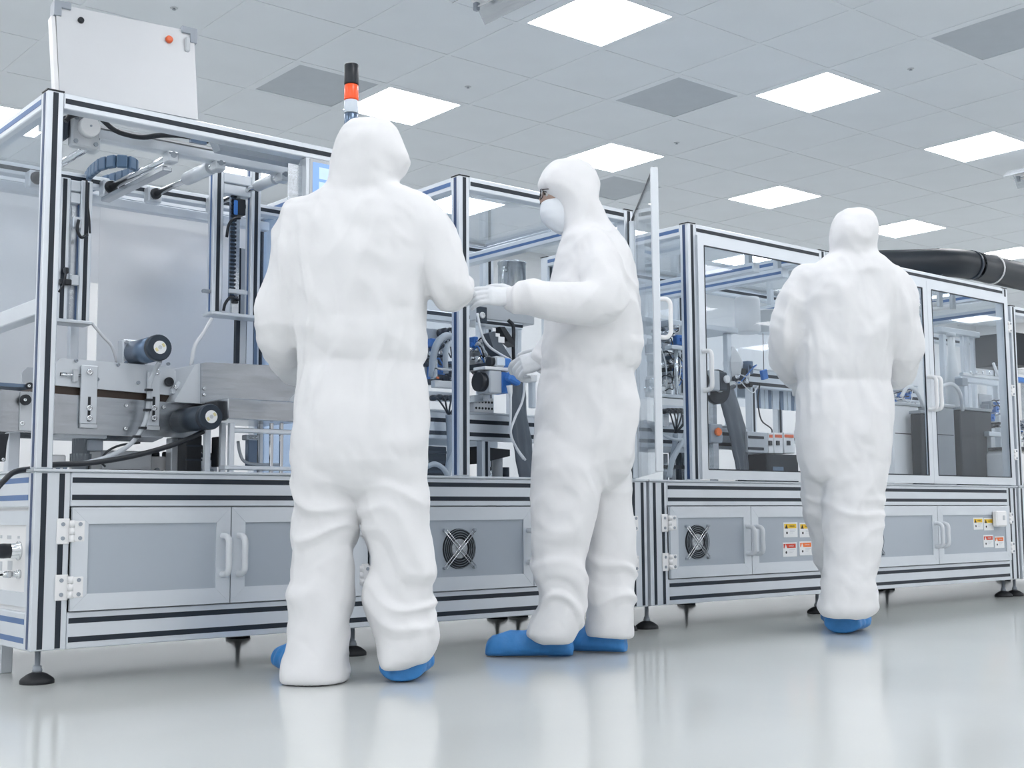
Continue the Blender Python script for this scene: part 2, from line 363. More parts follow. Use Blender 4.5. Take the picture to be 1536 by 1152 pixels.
# hanging batten lamp channels running across the ceiling (Y direction)
def batten(px, py, z, length, lab, name='batten_lamp'):
    p = PZ(px, py, z); x, y1_ = p.x, p.y
    y0_ = y1_ - length
    t = thing(name, lab, 'lamp', (x, y1_, z), 'hanging batten lamps')
    m_ = MB(); m_.prism([(x - 0.10, y1_, z + 0.055), (x - 0.096, y1_, z + 0.055), (x - 0.03, y1_, z + 0.10), (x + 0.03, y1_, z + 0.10), (x + 0.096, y1_, z + 0.0), (x + 0.10, y1_, z + 0.004), (x + 0.034, y1_, z + 0.106), (x - 0.034, y1_, z + 0.106)], (0, -length, 0)); m_.build('reflector', M['steel'], t)
    m_ = MB(); m_.box(x - 0.028, x + 0.028, y0_ + 0.05, y1_ - 0.05, z + 0.062, z + 0.099, 0, 0.004); m_.build('housing', M['white'], t)
    m_ = MB(); m_.cyl((x, y0_ + 0.06, z + 0.042), (x, y1_ - 0.06, z + 0.042), 0.004, n=12); m_.build('tube', M['white'], t)
    for yy in (y0_ + 0.06, y1_ - 0.06):
        m_ = MB(); m_.box(x - 0.012, x + 0.012, yy - 0.012, yy + 0.012, z + 0.025, z + 0.075, 0, 0.003); m_.build('lamp_holder', M['grey'], t)
    for yy in (y0_ + 0.25, y1_ - 0.25):
        m_ = MB(); m_.cyl((x, yy, z + 0.105), (x, yy, ZC), 0.003, n=6); m_.build('suspension_rod', M['steel'], t)
    return t
batten(703, 30, 2.80, 1.25, 'metal batten lamp hanging at the top edge beside the big light panel')
batten(1516, 280, 2.80, 1.25, 'metal batten lamp hanging at the right edge of the photo')
# ================================================================ machine line: bases and glazed enclosures
YR = Y0 + 1.06                                  # rear of the line
PW = 0.053                                      # small profile width
def FX(px, py=800): return F(px, py).x
def rail_x(parent, x0, x1, y0, y1, z0, z1, slots=(), face=-1, name='frame_rail', sub='slot_strip', smat='slot', sw=0.0085):
    m_ = MB(); m_.box(x0, x1, y0, y1, z0, z1, 0, 0.003); r = m_.build(name, M['alu'], parent)
    for zs in slots:
        s_ = MB(); yy = y0 if face < 0 else y1
        s_.box(x0 + 0.004, x1 - 0.004, yy - 0.0012, yy + 0.0012, zs - sw, zs + sw); s_.build(sub, M[smat], r)
    return r
def rail_y(parent, x0, x1, y0, y1, z0, z1, slots=(), face=-1, name='frame_rail', smat='slotblue', sw=0.0085):
    m_ = MB(); m_.box(x0, x1, y0, y1, z0, z1, 0, 0.003); r = m_.build(name, M['alu'], parent)
    for zs in slots:
        s_ = MB(); xx = x0 if face < 0 else x1
        s_.box(xx - 0.0012, xx + 0.0012, y0 + 0.004, y1 - 0.004, zs - sw, zs + sw); s_.build('slot_strip', M[smat], r)
    return r
def post(parent, x0, x1, y0, y1, z0, z1, fslots=(), lslots=(), name='frame_post', cap=False, sw=0.0085):
    m_ = MB(); m_.box(x0, x1, y0, y1, z0, z1, 0, 0.003); r = m_.build(name, M['alu'], parent)
    for xs in fslots:
        s_ = MB(); s_.box(xs - sw, xs + sw, y0 - 0.0012, y0 + 0.0012, z0 + 0.005, z1 - 0.005); s_.build('slot_strip', M['slot'], r)
    for ys in lslots:
        s_ = MB(); s_.box(x0 - 0.0012, x0 + 0.0012, ys - sw, ys + sw, z0 + 0.005, z1 - 0.005); s_.build('slot_strip', M['slotnavy'], r)
    if cap:
        s_ = MB(); s_.box(x0 - 0.001, x1 + 0.001, y0 - 0.001, y1 + 0.001, z1, z1 + 0.004); s_.build('end_cap', M['black'], r)
    return r
def hinge(parent, x, z, flip=1, mat_='lgrey', y=None):
    y = Y0 if y is None else y
    m_ = MB()
    m_.box(x - 0.045, x - 0.004, y - 0.006, y - 0.0005, z - 0.04, z + 0.04, 0, 0.002); m_.box(x + 0.004, x + 0.04, y - 0.016, y - 0.010, z - 0.033, z + 0.033, 0, 0.002)
    for k in (-1, 0, 1): m_.cyl((x, y - 0.013, z + k * 0.023 - 0.011), (x, y - 0.013, z + k * 0.023 + 0.011), 0.009, n=10)
    for sx in (-0.026, 0.025):
        for sz in (-0.022, 0.022): m_.cyl((x + sx, y - (0.009 if sx < 0 else 0.019), z + sz), (x + sx, y - 0.004, z + sz), 0.0065, n=8, m=1)
    return m_.build('hinge', [M['white'], M['grey']], parent)
def handle(parent, x, z0, z1, y=None, out=0.045, name='handle', mt='handle', w=0.011):
    y = (Y0 - 0.014) if y is None else y
    m_ = MB(); m_.tube([(x, y + 0.004, z0), (x, y - out * 0.6, z0 + 0.002), (x, y - out, z0 + 0.018), (x, y - out, (z0 + z1) / 2), (x, y - out, z1 - 0.018), (x, y - out * 0.6, z1 - 0.002), (x, y + 0.004, z1)], w, 10, smooth=5)
    return m_.build(name, M[mt], parent)
def door(parent, x0, x1, z0, z1, hside, hx, handle_x, fan=None, fw=0.052):
    y1_, y0_ = Y0 - 0.0005, Y0 - 0.0145
    m_ = MB()
    for q in (((x0, z0), (x1, z0), (x1 - fw, z0 + fw), (x0 + fw, z0 + fw)), ((x0, z1), (x1, z1), (x1 - fw, z1 - fw), (x0 + fw, z1 - fw)),
              ((x0, z0), (x0 + fw, z0 + fw), (x0 + fw, z1 - fw), (x0, z1)), ((x1, z0), (x1 - fw, z0 + fw), (x1 - fw, z1 - fw), (x1, z1))):
        c_ = (sum(p[0] for p in q) / 4, sum(p[1] for p in q) / 4)
        q = [(c_[0] + (p[0] - c_[0]) * 0.9985, c_[1] + (p[1] - c_[1]) * 0.9985) for p in q]
        m_.prism([(p[0], y0_, p[1]) for p in q], (0, y1_ - y0_, 0))
    d = m_.build('door', M['alu'], parent)
    m_ = MB(); m_.box(x0 + fw - 0.004, x1 - fw + 0.004, Y0 - 0.009, Y0 - 0.003, z0 + fw - 0.004, z1 - fw + 0.004); m_.build('door_panel', M['panel'], d)
    zm = (z0 + z1) / 2; h = z1 - z0
    for k in (0.27, -0.27): hinge(d, hx, zm + k * h)
    if handle_x is not None: handle(d, handle_x, zm - 0.2 * h, zm + 0.2 * h)
    if fan:
        fx, fz, fr = fan; y = Y0 - 0.0095
        m_ = MB(); m_.cyl((fx, y + 0.002, fz), (fx, y - 0.001, fz), fr * 1.02, n=32); m_.build('fan_opening', M['black'], d)
        m_ = MB(); m_.lathe((fx, y - 0.001, fz), (0, -1, 0), [(0, fr * 0.50), (0.005, fr * 0.50), (0.007, fr * 0.45)], 24); m_.build('fan_hub', M['grate'], d)
        for q in (0.62, 0.74, 0.86, 0.98):
            m_ = MB(); n = 28; m_.tube([(fx + math.cos(2 * math.pi * i / n) * fr * q, y - 0.009, fz + math.sin(2 * math.pi * i / n) * fr * q) for i in range(n + 1)], 0.0017, 5, smooth=0); m_.build('guard_ring', M['ring'], d)
        for a in (45, 135):
            for off in (-0.006, 0.006):
                ca, sa = math.cos(math.radians(a)), math.sin(math.radians(a)); R_ = fr * 1.33
                m_ = MB(); m_.cyl((fx - ca * R_ - sa * off, y - 0.011, fz - sa * R_ + ca * off), (fx + ca * R_ - sa * off, y - 0.011, fz + sa * R_ + ca * off), 0.0022, n=6); m_.build('guard_wire', M['chrome'], d)
        for a in (45, 135, 225, 315):
            ca, sa = math.cos(math.radians(a)), math.sin(math.radians(a))
            m_ = MB(); m_.cyl((fx + ca * fr * 1.34, y - 0.014, fz + sa * fr * 1.34), (fx + ca * fr * 1.34, y + 0.001, fz + sa * fr * 1.34), 0.0065, n=8); m_.build('guard_screw', M['grey'], d)
    return d
def foot(parent, x, y, z1, r=0.052):
    m_ = MB(); m_.lathe((x, y, 0), (0, 0, 1), [(0, r), (0.010, r), (0.016, r * 0.93), (0.028, r * 0.6), (0.034, r * 0.34)], 20); p = m_.build('levelling_foot', M['rubber'], parent)
    m_ = MB(); m_.lathe((x, y, 0.034), (0, 0, 1), [(0, 0.014), (0.008, 0.016), (0.012, 0.013), (0.02, 0.013), (0.02, 0.0085), (z1 - 0.034, 0.0085)], 10); m_.build('threaded_stem', M['grey'], p)
    m_ = MB(); m_.cyl((x, y, z1 - 0.006), (x, y, z1), 0.022, n=12); m_.build('mount_plate', M['steel'], p)

ZB, ZT = 0.52 + (0.1174 - 0.52) * Y0 / 3.85, 0.52 + (0.6545 - 0.52) * Y0 / 3.85
zz = lambda z: 0.52 + (z - 0.52) * Y0 / 3.85
ZR1, ZD1, ZD0, ZS = zz(0.5484), zz(0.546), zz(0.2315), [zz(q) for q in (0.630, 0.577, 0.202, 0.1455)]
def base_unit(name, label, x0, x1, units, feet, left_detail=False):
    t = thing(name, label, 'machine base', ((x0 + x1) / 2, (Y0 + YR) / 2, 0), 'aluminium framed machine bases')
    pw = 0.112
    post(t, x0, x0 + pw, Y0, Y0 + PW, ZB, ZT, fslots=(x0 + 0.029, x0 + 0.084), lslots=(Y0 + 0.027,) if left_detail else ())
    post(t, x1 - pw, x1, Y0, Y0 + PW, ZB, ZT, fslots=(x1 - 0.084, x1 - 0.029))
    post(t, x0, x0 + pw, YR - PW, YR, ZB, ZT); post(t, x1 - pw, x1, YR - PW, YR, ZB, ZT)
    for (a, c_) in ((Y0, -1), (YR - PW, 1)):
        for z0_, z1_, sl in ((ZR1, ZT, ZS[:2]), (ZB, ZD0 - 0.003, ZS[2:])):
            rail_x(t, x0 + pw + 0.001, x1 - pw - 0.001, a, a + PW, z0_, z1_, sl if c_ < 0 else ())
    for x in (x0, x1 - PW):
        for z0_, z1_, sl in ((ZR1, ZT, ZS[:2]), (ZB, ZD0 - 0.003, ZS[2:])):
            rail_y(t, x, x + PW, Y0 + PW + 0.001, YR - PW - 0.001, z0_, z1_, sl if (left_detail and x == x0) else ())
    m_ = MB(); m_.box(x0 + PW, x1 - PW, YR - 0.03, YR - 0.024, ZD0, ZR1); m_.build('rear_panel', M['panel'], t)
    m_ = MB(); m_.box(x1 - 0.03, x1 - 0.024, Y0 + PW, YR - PW, ZD0, ZR1); m_.build('side_panel', M['panel'], t)
    m_ = MB(); m_.box(x0 + 0.02, x1 - 0.02, Y0 + 0.02, YR - 0.02, ZB + 0.02, ZB + 0.026); m_.build('floor_panel', M['lgrey'], t)
    m_ = MB(); m_.box(x0 - 0.006, x1 + 0.006, Y0 - 0.008, YR + 0.006, ZT, ZT + 0.009, 0, 0.002); m_.build('worktop', M['plate'], t)
    for k, (a, mid, c_, fan) in enumerate(units):
        if k: post(t, units[k - 1][2] + 0.001, a - 0.001, Y0, Y0 + PW, ZD0 - 0.002, ZR1, name='mullion')
        door(t, a + 0.002, mid - 0.002, ZD0, ZD1, -1, a + 0.002, mid - 0.030, None if not fan or fan[3] else fan[:3])
        door(t, mid + 0.002, c_ - 0.002, ZD0, ZD1, 1, c_ - 0.002, mid + 0.030, None)
    for fx in feet:
        for fy in (Y0 + 0.085, YR - 0.07): foot(t, fx, fy, ZB)
    return t
X_A0, X_A1 = FX(44, 985), FX(971)
X_B0, X_B1 = FX(975.5), FX(1519, 620)
fanr = 0.077
bA = base_unit('machine_cabinet', 'long aluminium machine base behind the two talking workers', X_A0, X_A1,
               [(X_A0 + 0.113, FX(343, 840), FX(540, 840), None), (FX(553, 840), FX(797), FX(945), (FX(686, 823), F(686, 823).z, fanr, False))],
               (X_A0 + 0.055, FX(548, 900), X_A1 - 0.06), True)
fB1 = (FX(1043, 813), F(1043, 813).z, fanr, False); fB2 = (FX(1309, 811), F(1309, 811).z, fanr, False)
bB = base_unit('machine_cabinet', 'aluminium machine base with four warning-sticker groups behind the farthest worker', X_B0, X_B1,
               [(X_B0 + 0.113, FX(1123.5), FX(1240), fB1), (FX(1250), FX(1404), X_B1 - 0.113, fB2)],
               (X_B0 + 0.055, FX(1245, 860), X_B1 - 0.05), False)
bB['label'] = 'aluminium machine base with yellow and red warning stickers behind the farthest worker'

# ---- glazed enclosures
ZE = zz(1.845)
def enclosure(name, label, x0, x1, roof=True, rear='hazy', rear_z0=None, left='hazy', right='hazy', depth_y=None, z0=None, z1=None, cap=True):
    yr = YR if depth_y is None else depth_y
    z0 = ZT + 0.0095 if z0 is None else z0; z1 = ZE if z1 is None else z1
    t = thing(name, label, 'enclosure', ((x0 + x1) / 2, (Y0 + yr) / 2, z0), 'glazed aluminium machine enclosures')
    post(t, x0, x0 + PW, Y0, Y0 + PW, z0, z1, (x0 + PW / 2,), (Y0 + PW / 2,), cap=cap)
    post(t, x1 - PW, x1, Y0, Y0 + PW, z0, z1, (x1 - PW / 2,), (), cap=cap)
    post(t, x0, x0 + PW, yr - PW, yr, z0, z1, (x0 + PW / 2,), (), cap=cap); post(t, x1 - PW, x1, yr - PW, yr, z0, z1, (x1 - PW / 2,), (), cap=cap)
    zt0 = z1 - PW
    rail_x(t, x0 + PW + .001, x1 - PW - .001, Y0, Y0 + PW, zt0, z1, (z1 - PW / 2,), -1)
    rail_x(t, x0 + PW + .001, x1 - PW - .001, yr - PW, yr, zt0, z1, (z1 - PW / 2,), -1)
    rail_y(t, x0, x0 + PW, Y0 + PW + .001, yr - PW - .001, zt0, z1, (z1 - PW / 2,))
    rail_y(t, x1 - PW, x1, Y0 + PW + .001, yr - PW - .001, zt0, z1, (z1 - PW / 2,))
    # inner lower cross rails at the back
    rail_x(t, x0 + PW + .001, x1 - PW - .001, yr - PW, yr, z0 + 0.28, z0 + 0.28 + PW, (z0 + 0.28 + PW / 2,), -1)
    if roof:
        m_ = MB(); m_.box(x0 + PW, x1 - PW, Y0 + PW, yr - PW, z1 - 0.012, z1 - 0.006); m_.build('roof_pane', M['hazy'], t)
    if rear:
        m_ = MB(); m_.box(x0 + PW, x1 - PW, yr - 0.03, yr - 0.025, z0 if rear_z0 is None else rear_z0, zt0); m_.build('rear_pane', M[rear], t)
    if left:
        m_ = MB(); m_.box(x0 + 0.024, x0 + 0.029, Y0 + PW, yr - PW, z0, zt0); m_.build('side_pane', M['glass' if left == 'hazy' else left], t)
    if right:
        m_ = MB(); m_.box(x1 - 0.029, x1 - 0.024, Y0 + PW, yr - PW, z0, zt0); m_.build('side_pane', M['glass' if right == 'hazy' else right], t)
    return t
def glass_door(parent, x0, x1, z0, z1, hside, handle_at, hx=None):
    fw = 0.045; y0_, y1_ = Y0 - 0.016, Y0 - 0.001; m_ = MB()
    for q in (((x0, z0), (x1, z0), (x1 - fw, z0 + fw), (x0 + fw, z0 + fw)), ((x0, z1), (x1, z1), (x1 - fw, z1 - fw), (x0 + fw, z1 - fw)),
              ((x0, z0), (x0 + fw, z0 + fw), (x0 + fw, z1 - fw), (x0, z1)), ((x1, z0), (x1 - fw, z0 + fw), (x1 - fw, z1 - fw), (x1, z1))):
        m_.prism([(p[0], y0_, p[1]) for p in q], (0, y1_ - y0_, 0))
    d = m_.build('glass_door', M['alu'], parent)
    m_ = MB(); m_.box(x0 + fw - .003, x1 - fw + .003, Y0 - 0.010, Y0 - 0.006, z0 + fw - .003, z1 - fw + .003); m_.build('pane', M['glass'], d)
    g = MB()
    for a, c_, e, f_ in ((x0 + fw - .002, x0 + fw + .004, z0 + fw, z1 - fw), (x1 - fw - .004, x1 - fw + .002, z0 + fw, z1 - fw)): g.box(a, c_, y0_ - .001, Y0 - .011, e, f_)
    g.box(x0 + fw, x1 - fw, y0_ - .001, Y0 - .011, z1 - fw - .004, z1 - fw + .002); g.box(x0 + fw, x1 - fw, y0_ - .001, Y0 - .011, z0 + fw - .002, z0 + fw + .004)
    g.build('gasket', M['slot'], d)
    for zc_ in (z0 + 0.16 * (z1 - z0), z0 + 0.5 * (z1 - z0), z0 + 0.84 * (z1 - z0)): hinge(d, hx if hx is not None else (x1 if hside > 0 else x0), zc_, mat_='lgrey')
    handle(d, handle_at, z0 + 0.36 * (z1 - z0), z0 + 0.52 * (z1 - z0), y=Y0 - 0.016, out=0.05, mt='white')
    return d
X1a, X1b = FX(66, 133) , FX(592, 245)
eA = enclosure('machine_enclosure', 'open-fronted aluminium enclosure of the left machine with the gantry inside', X_A0, X1b, roof=False, rear=None, left=None, right='bluepane')
xg0, xg1, zg_ = PY(132, 480, YR - 0.03).x, PY(146, 480, YR - 0.03).x, PY(139, 424, YR - 0.03).z
for a, c_, e_ in ((X_A0 + PW, xg0, ZT + .30), (xg1, X1b - PW, ZT + .30), (xg0 + .0005, xg1 - .0005, zg_)):
    m_ = MB(); m_.box(a, c_, YR - 0.03, YR - 0.025, e_, ZE - PW); m_.build('rear_panel', M['board'], eA)
# left side: mid rail and two white side panels
zmid = PXp(25, 470, X_A0).z
rail_y(eA, X_A0, X_A0 + PW, Y0 + PW + .001, YR - PW - .001, zmid - 0.026, zmid + 0.026, ())
m_ = MB(); m_.box(X_A0 + 0.022, X_A0 + 0.028, Y0 + PW, YR - PW, zmid + 0.026, ZE - PW); m_.build('side_pane', M['hazy'], eA)
X2a, X2b = FX(689, 480), FX(952, 500)
eB = enclosure('machine_enclosure', 'middle glass enclosure with its door swung open beside the masked worker', X2a, X2b, roof=True, rear='hazy', rear_z0=ZT + 0.6)
X3a, X3b = FX(1034.5, 480), FX(1239, 400)
eC = enclosure('machine_enclosure', 'glass enclosure with a closed framed door left of the farthest worker', X3a, X3b, roof=True, rear='hazy', rear_z0=ZT + 0.5, right=None)
X4a, X4b = X3b + 0.006, X_B1
eD = enclosure('machine_enclosure', 'double-door glass enclosure right of the farthest worker under the black duct', X4a, X4b, roof=True, rear='hazy', rear_z0=ZT + 0.5, left=None)
# fixed upper glass in the open middle enclosure
zg = F(716, 372).z
# doors
zd0, zd1 = ZT + 0.014, ZE - PW - 0.002
glass_door(eC, X3a + PW * 0.9, X3b - PW * 0.6, zd0, zd1, 1, X3a + PW * 0.9 + 0.024, X3b - 0.05)
xm = FX(1393, 600)
glass_door(eD, X4a + PW * 0.6, xm - 0.001, zd0, zd1, -1, xm - 0.025)
glass_door(eD, xm + 0.001, X4b - PW * 0.55, zd0, zd1, 1, xm + 0.025)
# open door of the middle enclosure (hinged on its right post, swung out towards the viewer)
hp = Vector((X2b - 0.02, Y0 - 0.012, 0))
D1 = (Vector((X2b, Y0, 0)) - Vector((0, 0, 0))).dot(Vector((FW.x, FW.y, 0)).normalized())
dirp = ray(986, 500); k_ = (D1 / 1.2) / dirp.dot(Vector((FW.x, FW.y, 0)).normalized()); fp = CAM + dirp * k_
dv = Vector((fp.x - hp.x, fp.y - hp.y, 0)); dw = dv.length; dv.normalize(); dn = Vector((-dv.y, dv.x, 0))
z0_, z1_ = ZT + 0.012, ZE - 0.055

m_ = MB(); m_.obox(hp + dv * (dw / 2) + Vector((0, 0, (z0_ + z1_) / 2)), dv * (dw / 2 - 0.022), dn * 0.003, Vector((0, 0, (z1_ - z0_) / 2))); od = m_.build('open_door', M['glass'], eB)
for s0 in (0.012, dw - 0.012):
    m_ = MB(); m_.obox(hp + dv * s0 + Vector((0, 0, (z0_ + z1_) / 2)), dv * 0.012, dn * 0.014, Vector((0, 0, (z1_ - z0_) / 2)), 0, 0.003); m_.build('door_stile', M['alu'], od)
m_ = MB(); m_.obox(hp + dv * (dw / 2) + Vector((0, 0, z1_ + 0.003)), dv * (dw / 2 - 0.024), dn * 0.004, Vector((0, 0, 0.004))); m_.build('top_edge_trim', M['slot'], od)
za, zb_ = [ (CAM + ray(1000, q) * ((D1 / 1.2) / ray(1000, q).dot(Vector((FW.x, FW.y, 0)).normalized()))).z for q in (505, 448)]
o_ = -dn if (-dn).dot(RT) > 0 else dn
hb = hp + dv * (dw - 0.012) + o_ * 0.012
m_ = MB(); m_.tube([hb + Vector((0, 0, za)), hb + o_ * 0.025 + Vector((0, 0, za)), hb + o_ * 0.04 + Vector((0, 0, za + 0.018)), hb + o_ * 0.04 + Vector((0, 0, (za + zb_) / 2)), hb + o_ * 0.04 + Vector((0, 0, zb_ - 0.018)), hb + o_ * 0.025 + Vector((0, 0, zb_)), hb + Vector((0, 0, zb_))], 0.0085, 10, smooth=5); m_.build('handle', M['white'], od)
for zq in (0.12, 0.5, 0.88):
    m_ = MB(); m_.cyl(hp + Vector((0, 0, z0_ + zq * (z1_ - z0_) - 0.03)), hp + Vector((0, 0, z0_ + zq * (z1_ - z0_) + 0.03)), 0.009, n=10); m_.build('hinge', M['grey'], od)
# ================================================================ equipment on and inside the machines
ZW = ZT + 0.009
def pb(x0, y0, x1, y1, Y):
    ym = (y0 + y1) / 2; xm_ = (x0 + x1) / 2
    return PY(x0, ym, Y).x, PY(x1, ym, Y).x, PY(xm_, y1, Y).z, PY(xm_, y0, Y).z
def pbox(b, x0, y0, x1, y1, Y, dep, m=0, c=0.003):
    a, d, e, f_ = pb(x0, y0, x1, y1, Y); b.box(a, d, Y, Y + dep, e, f_, m, c); return a, d, e, f_
def ppoly(b, pts, Y, dep, m=0): b.prism([PY(x, y, Y) for x, y in pts], (0, dep, 0), m)
def part_box(name, mt, parent, x0, y0, x1, y1, Y, dep, c=0.003, label=None):
    b = MB(); pbox(b, x0, y0, x1, y1, Y, dep, 0, c); return b.build(name, M[mt], parent, label)
def px_r(npx, px, py, Y): p = PY(px, py, Y) - CAM; return npx * p.dot(FW) / FPX
def bolt(parent, px, py, Y, npx=3.2, mt='chrome', name='bolt'):
    p = PY(px, py, Y); r = px_r(npx, px, py, Y); b = MB(); b.lathe(p, (0, -1, 0), [(0, r), (0.006, r), (0.008, r * 0.8), (0.008, r * 0.45), (0.004, r * 0.4)], 10); return b.build(name, M[mt], parent)
def cable(parent, pts, r, mt='black', name='cable', n=7, sm=5):
    b = MB(); b.tube(pts, r, n, smooth=sm); return b.build(name, M[mt], parent)
def hose_thing(pts, r, mt, name, label, cat, group=None, n=8, sm=5, ribs=0):
    pts = [Vector(p) for p in pts]; t = thing(name, label, cat, min(pts, key=lambda q: q.z), group)
    b = MB(); b.tube(pts, r, n, smooth=sm); c = b.build(name + '_sleeve', M[mt], t)
    return t

# ---------------------------------------------------------------- left machine: raised hatch on the roof
TL, TR_, BL, BR = PY(84, 5, Y0 + .075), PY(291, 50, Y0 + .035), PY(89, 150, Y0 + .028), PY(297, 190, Y0 + .005)
BL.z = BR.z = ZE + 0.005
t = thing('roof_hatch', 'white raised hatch board with grey corners standing on the left machine', 'hatch', (BL + BR) / 2, None)
ex = (BR - BL).normalized(); nrm_ = (TL - BL).cross(ex).normalized()
if nrm_.y < 0: nrm_ = -nrm_
def on_board(px, py):
    d = ray(px, py); k = (BL - CAM).dot(nrm_) / d.dot(nrm_); return CAM + d * k
TR_ = on_board(291, 48)
b = MB(); b.prism([BL, BR, TR_, TL], nrm_ * 0.028); hb_ = b.build('board', M['hatch'], t)
b = MB(); b.prism([BL - ex * 0.014, BL - ex * 0.001, TL - ex * 0.001 - Vector((0, 0, 0.045)), TL - ex * 0.014 - Vector((0, 0, 0.045))], nrm_ * 0.034); b.build('edge_strip', M['white'], t)
for P_, sx in ((TL, 1), (TR_, -1)):
    b = MB(); u = ex * sx; dn_ = Vector((0, 0, -1)); q = P_ - u * 0.008 + Vector((0, 0, 0.008)) - nrm_ * 0.010
    b.prism([q, q + u * 0.055, q + u * 0.055 + dn_ * 0.022, q + u * 0.024 + dn_ * 0.022, q + u * 0.024 + dn_ * 0.052, q + dn_ * 0.052], nrm_ * 0.044); b.build('corner_cap', M['grey'], t)
p = on_board(253, 60); b = MB(); b.lathe(p, -nrm_, [(0, 0.013), (0.010, 0.0125), (0.013, 0.009)], 14); b.build('red_button', M['redbtn'], t, 'orange red push button')
p = on_board(121, 31); b = MB(); b.lathe(p, -nrm_, [(0, 0.011), (0.008, 0.010), (0.010, 0.008)], 12); b.build('black_button', M['black'], t, 'small black knob')
p = on_board(280, 68); b = MB(); b.obox(p - nrm_ * 0.006, ex * 0.009, nrm_ * 0.006, Vector((0, 0, 0.026)), 0, 0.004); b.build('latch', M['lgrey'], t)

# ---------------------------------------------------------------- signal tower
YS = Y0 + 0.027; xs_ = PY(527, 140, YS).x
zt = lambda py: PY(527, py, YS).z
t = thing('signal_tower', 'signal tower with red and clear lamps above the left machine', 'signal lamp', (xs_, YS, ZE))
rr = px_r(10.5, 527, 140, YS)
b = MB(); b.cyl((xs_, YS, ZE), (xs_, YS, zt(190)), 0.011, n=12); b.build('pole', M['chrome'], t)
b = MB(); b.lathe((xs_, YS, ZE), (0, 0, 1), [(0, 0.03), (0.008, 0.03), (0.014, 0.014)], 14); b.build('pole_foot', M['black'], t)
for nm, ya, yb, mt, k in (('tower_base', 192, 171, 'motorblue', .98), ('clear_lens', 170.5, 151, 'clearlens', 1), ('red_lens', 150, 128, 'red', 1), ('top_cap', 127, 97, 'black', 1.02)):
    b = MB(); z0_, z1_ = zt(ya), zt(yb); b.lathe((xs_, YS, z0_), (0, 0, 1), [(0, rr * k), (0.002, rr * k * 1.03), (z1_ - z0_ - 0.003, rr * k * 1.0), (z1_ - z0_, rr * k * 0.93)], 24); b.build(nm, M[mt], t)

# ---------------------------------------------------------------- operator screen and steel panel of the left machine
xa, xb, za, zb_ = pb(457, 236, 592, 345, Y0)
t = thing('operator_screen', 'blue operator touch screen in an aluminium frame on the left machine', 'screen', ((xa + xb) / 2, Y0 - .01, za))
b = MB(); b.box(xa, X1b - PW - .002, Y0 - .012, Y0 + .04, za, ZE - PW - .002, 0, .003); b.build('housing', M['alu'], t)
x0_, x1_, z0_, z1_ = pb(464, 247, 560, 318, Y0 - .012)
b = MB(); b.box(x0_, x1_, Y0 - .015, Y0 - .0115, z0_, z1_, 0, .001); b.build('bezel', M['lgrey'], t)
b = MB(); b.box(x0_ + .012, x1_ - .012, Y0 - .0165, Y0 - .0150, z0_ + .012, z1_ - .012); sc = b.build('display', M['screen'], t)
for q in ((.1, .62, .5, .9), (.1, .3, .42, .55), (.6, .3, .9, .9)):
    b = MB(); W_, H_ = x1_ - x0_ - .024, z1_ - z0_ - .024; b.box(x0_ + .012 + q[0] * W_, x0_ + .012 + q[2] * W_, Y0 - .0171, Y0 - .0164, z0_ + .012 + q[1] * H_, z0_ + .012 + q[3] * H_); b.build('display_window', M['screenhi'], sc)
part_box('steel_panel', 'steel', eA, 432, 246, 456.5, 352, Y0 + .02, .006)

# ---------------------------------------------------------------- gantry under the roof of the left machine
YG = 4.14
g = thing('linear_gantry', 'aluminium linear gantry with guide shafts under the roof of the left machine', 'gantry', ((X_A0 + X1b) / 2, 4.5, 1.6))
ga, gb_, gz0, gz1 = pb(98, 196, 470, 213, YG); gz0 = PY(200, 218, YG).z; gz1 = PY(200, 203, YG).z
b = MB(); b.box(X_A0 + PW, X1b - PW, YG, YG + .05, gz0, gz1, 0, .003); b.build('front_beam', M['alu'], g)
b = MB(); b.box(X_A0 + PW, X1b - PW, YG - .002, YG + .05, gz1 + .004, gz1 + .012); b.build('beam_flange', M['white'], g)
b = MB(); b.box(X_A0 + PW, X1b - PW, YG - .03, YG - .012, gz1 + .03, gz1 + .05); b.build('cable_duct', M['plate'], g)
yrb = 4.74
b = MB(); b.box(X_A0 + PW, X1b - PW, yrb, yrb + .05, gz0 - .01, gz1, 0, .003); rb = b.build('rear_beam', M['alu'], g)
b = MB(); b.box(X_A0 + PW, X1b - PW, yrb - .001, yrb + .001, (gz0 + gz1) / 2 - .013, (gz0 + gz1) / 2 + .003); b.build('slot_strip', M['slot'], rb)
b = MB(); b.box(X_A0 + PW, X1b - PW, yrb + .1, yrb + .14, gz0 - .05, gz0 - .012, 0, .003); b.build('rear_beam', M['alu'], g)
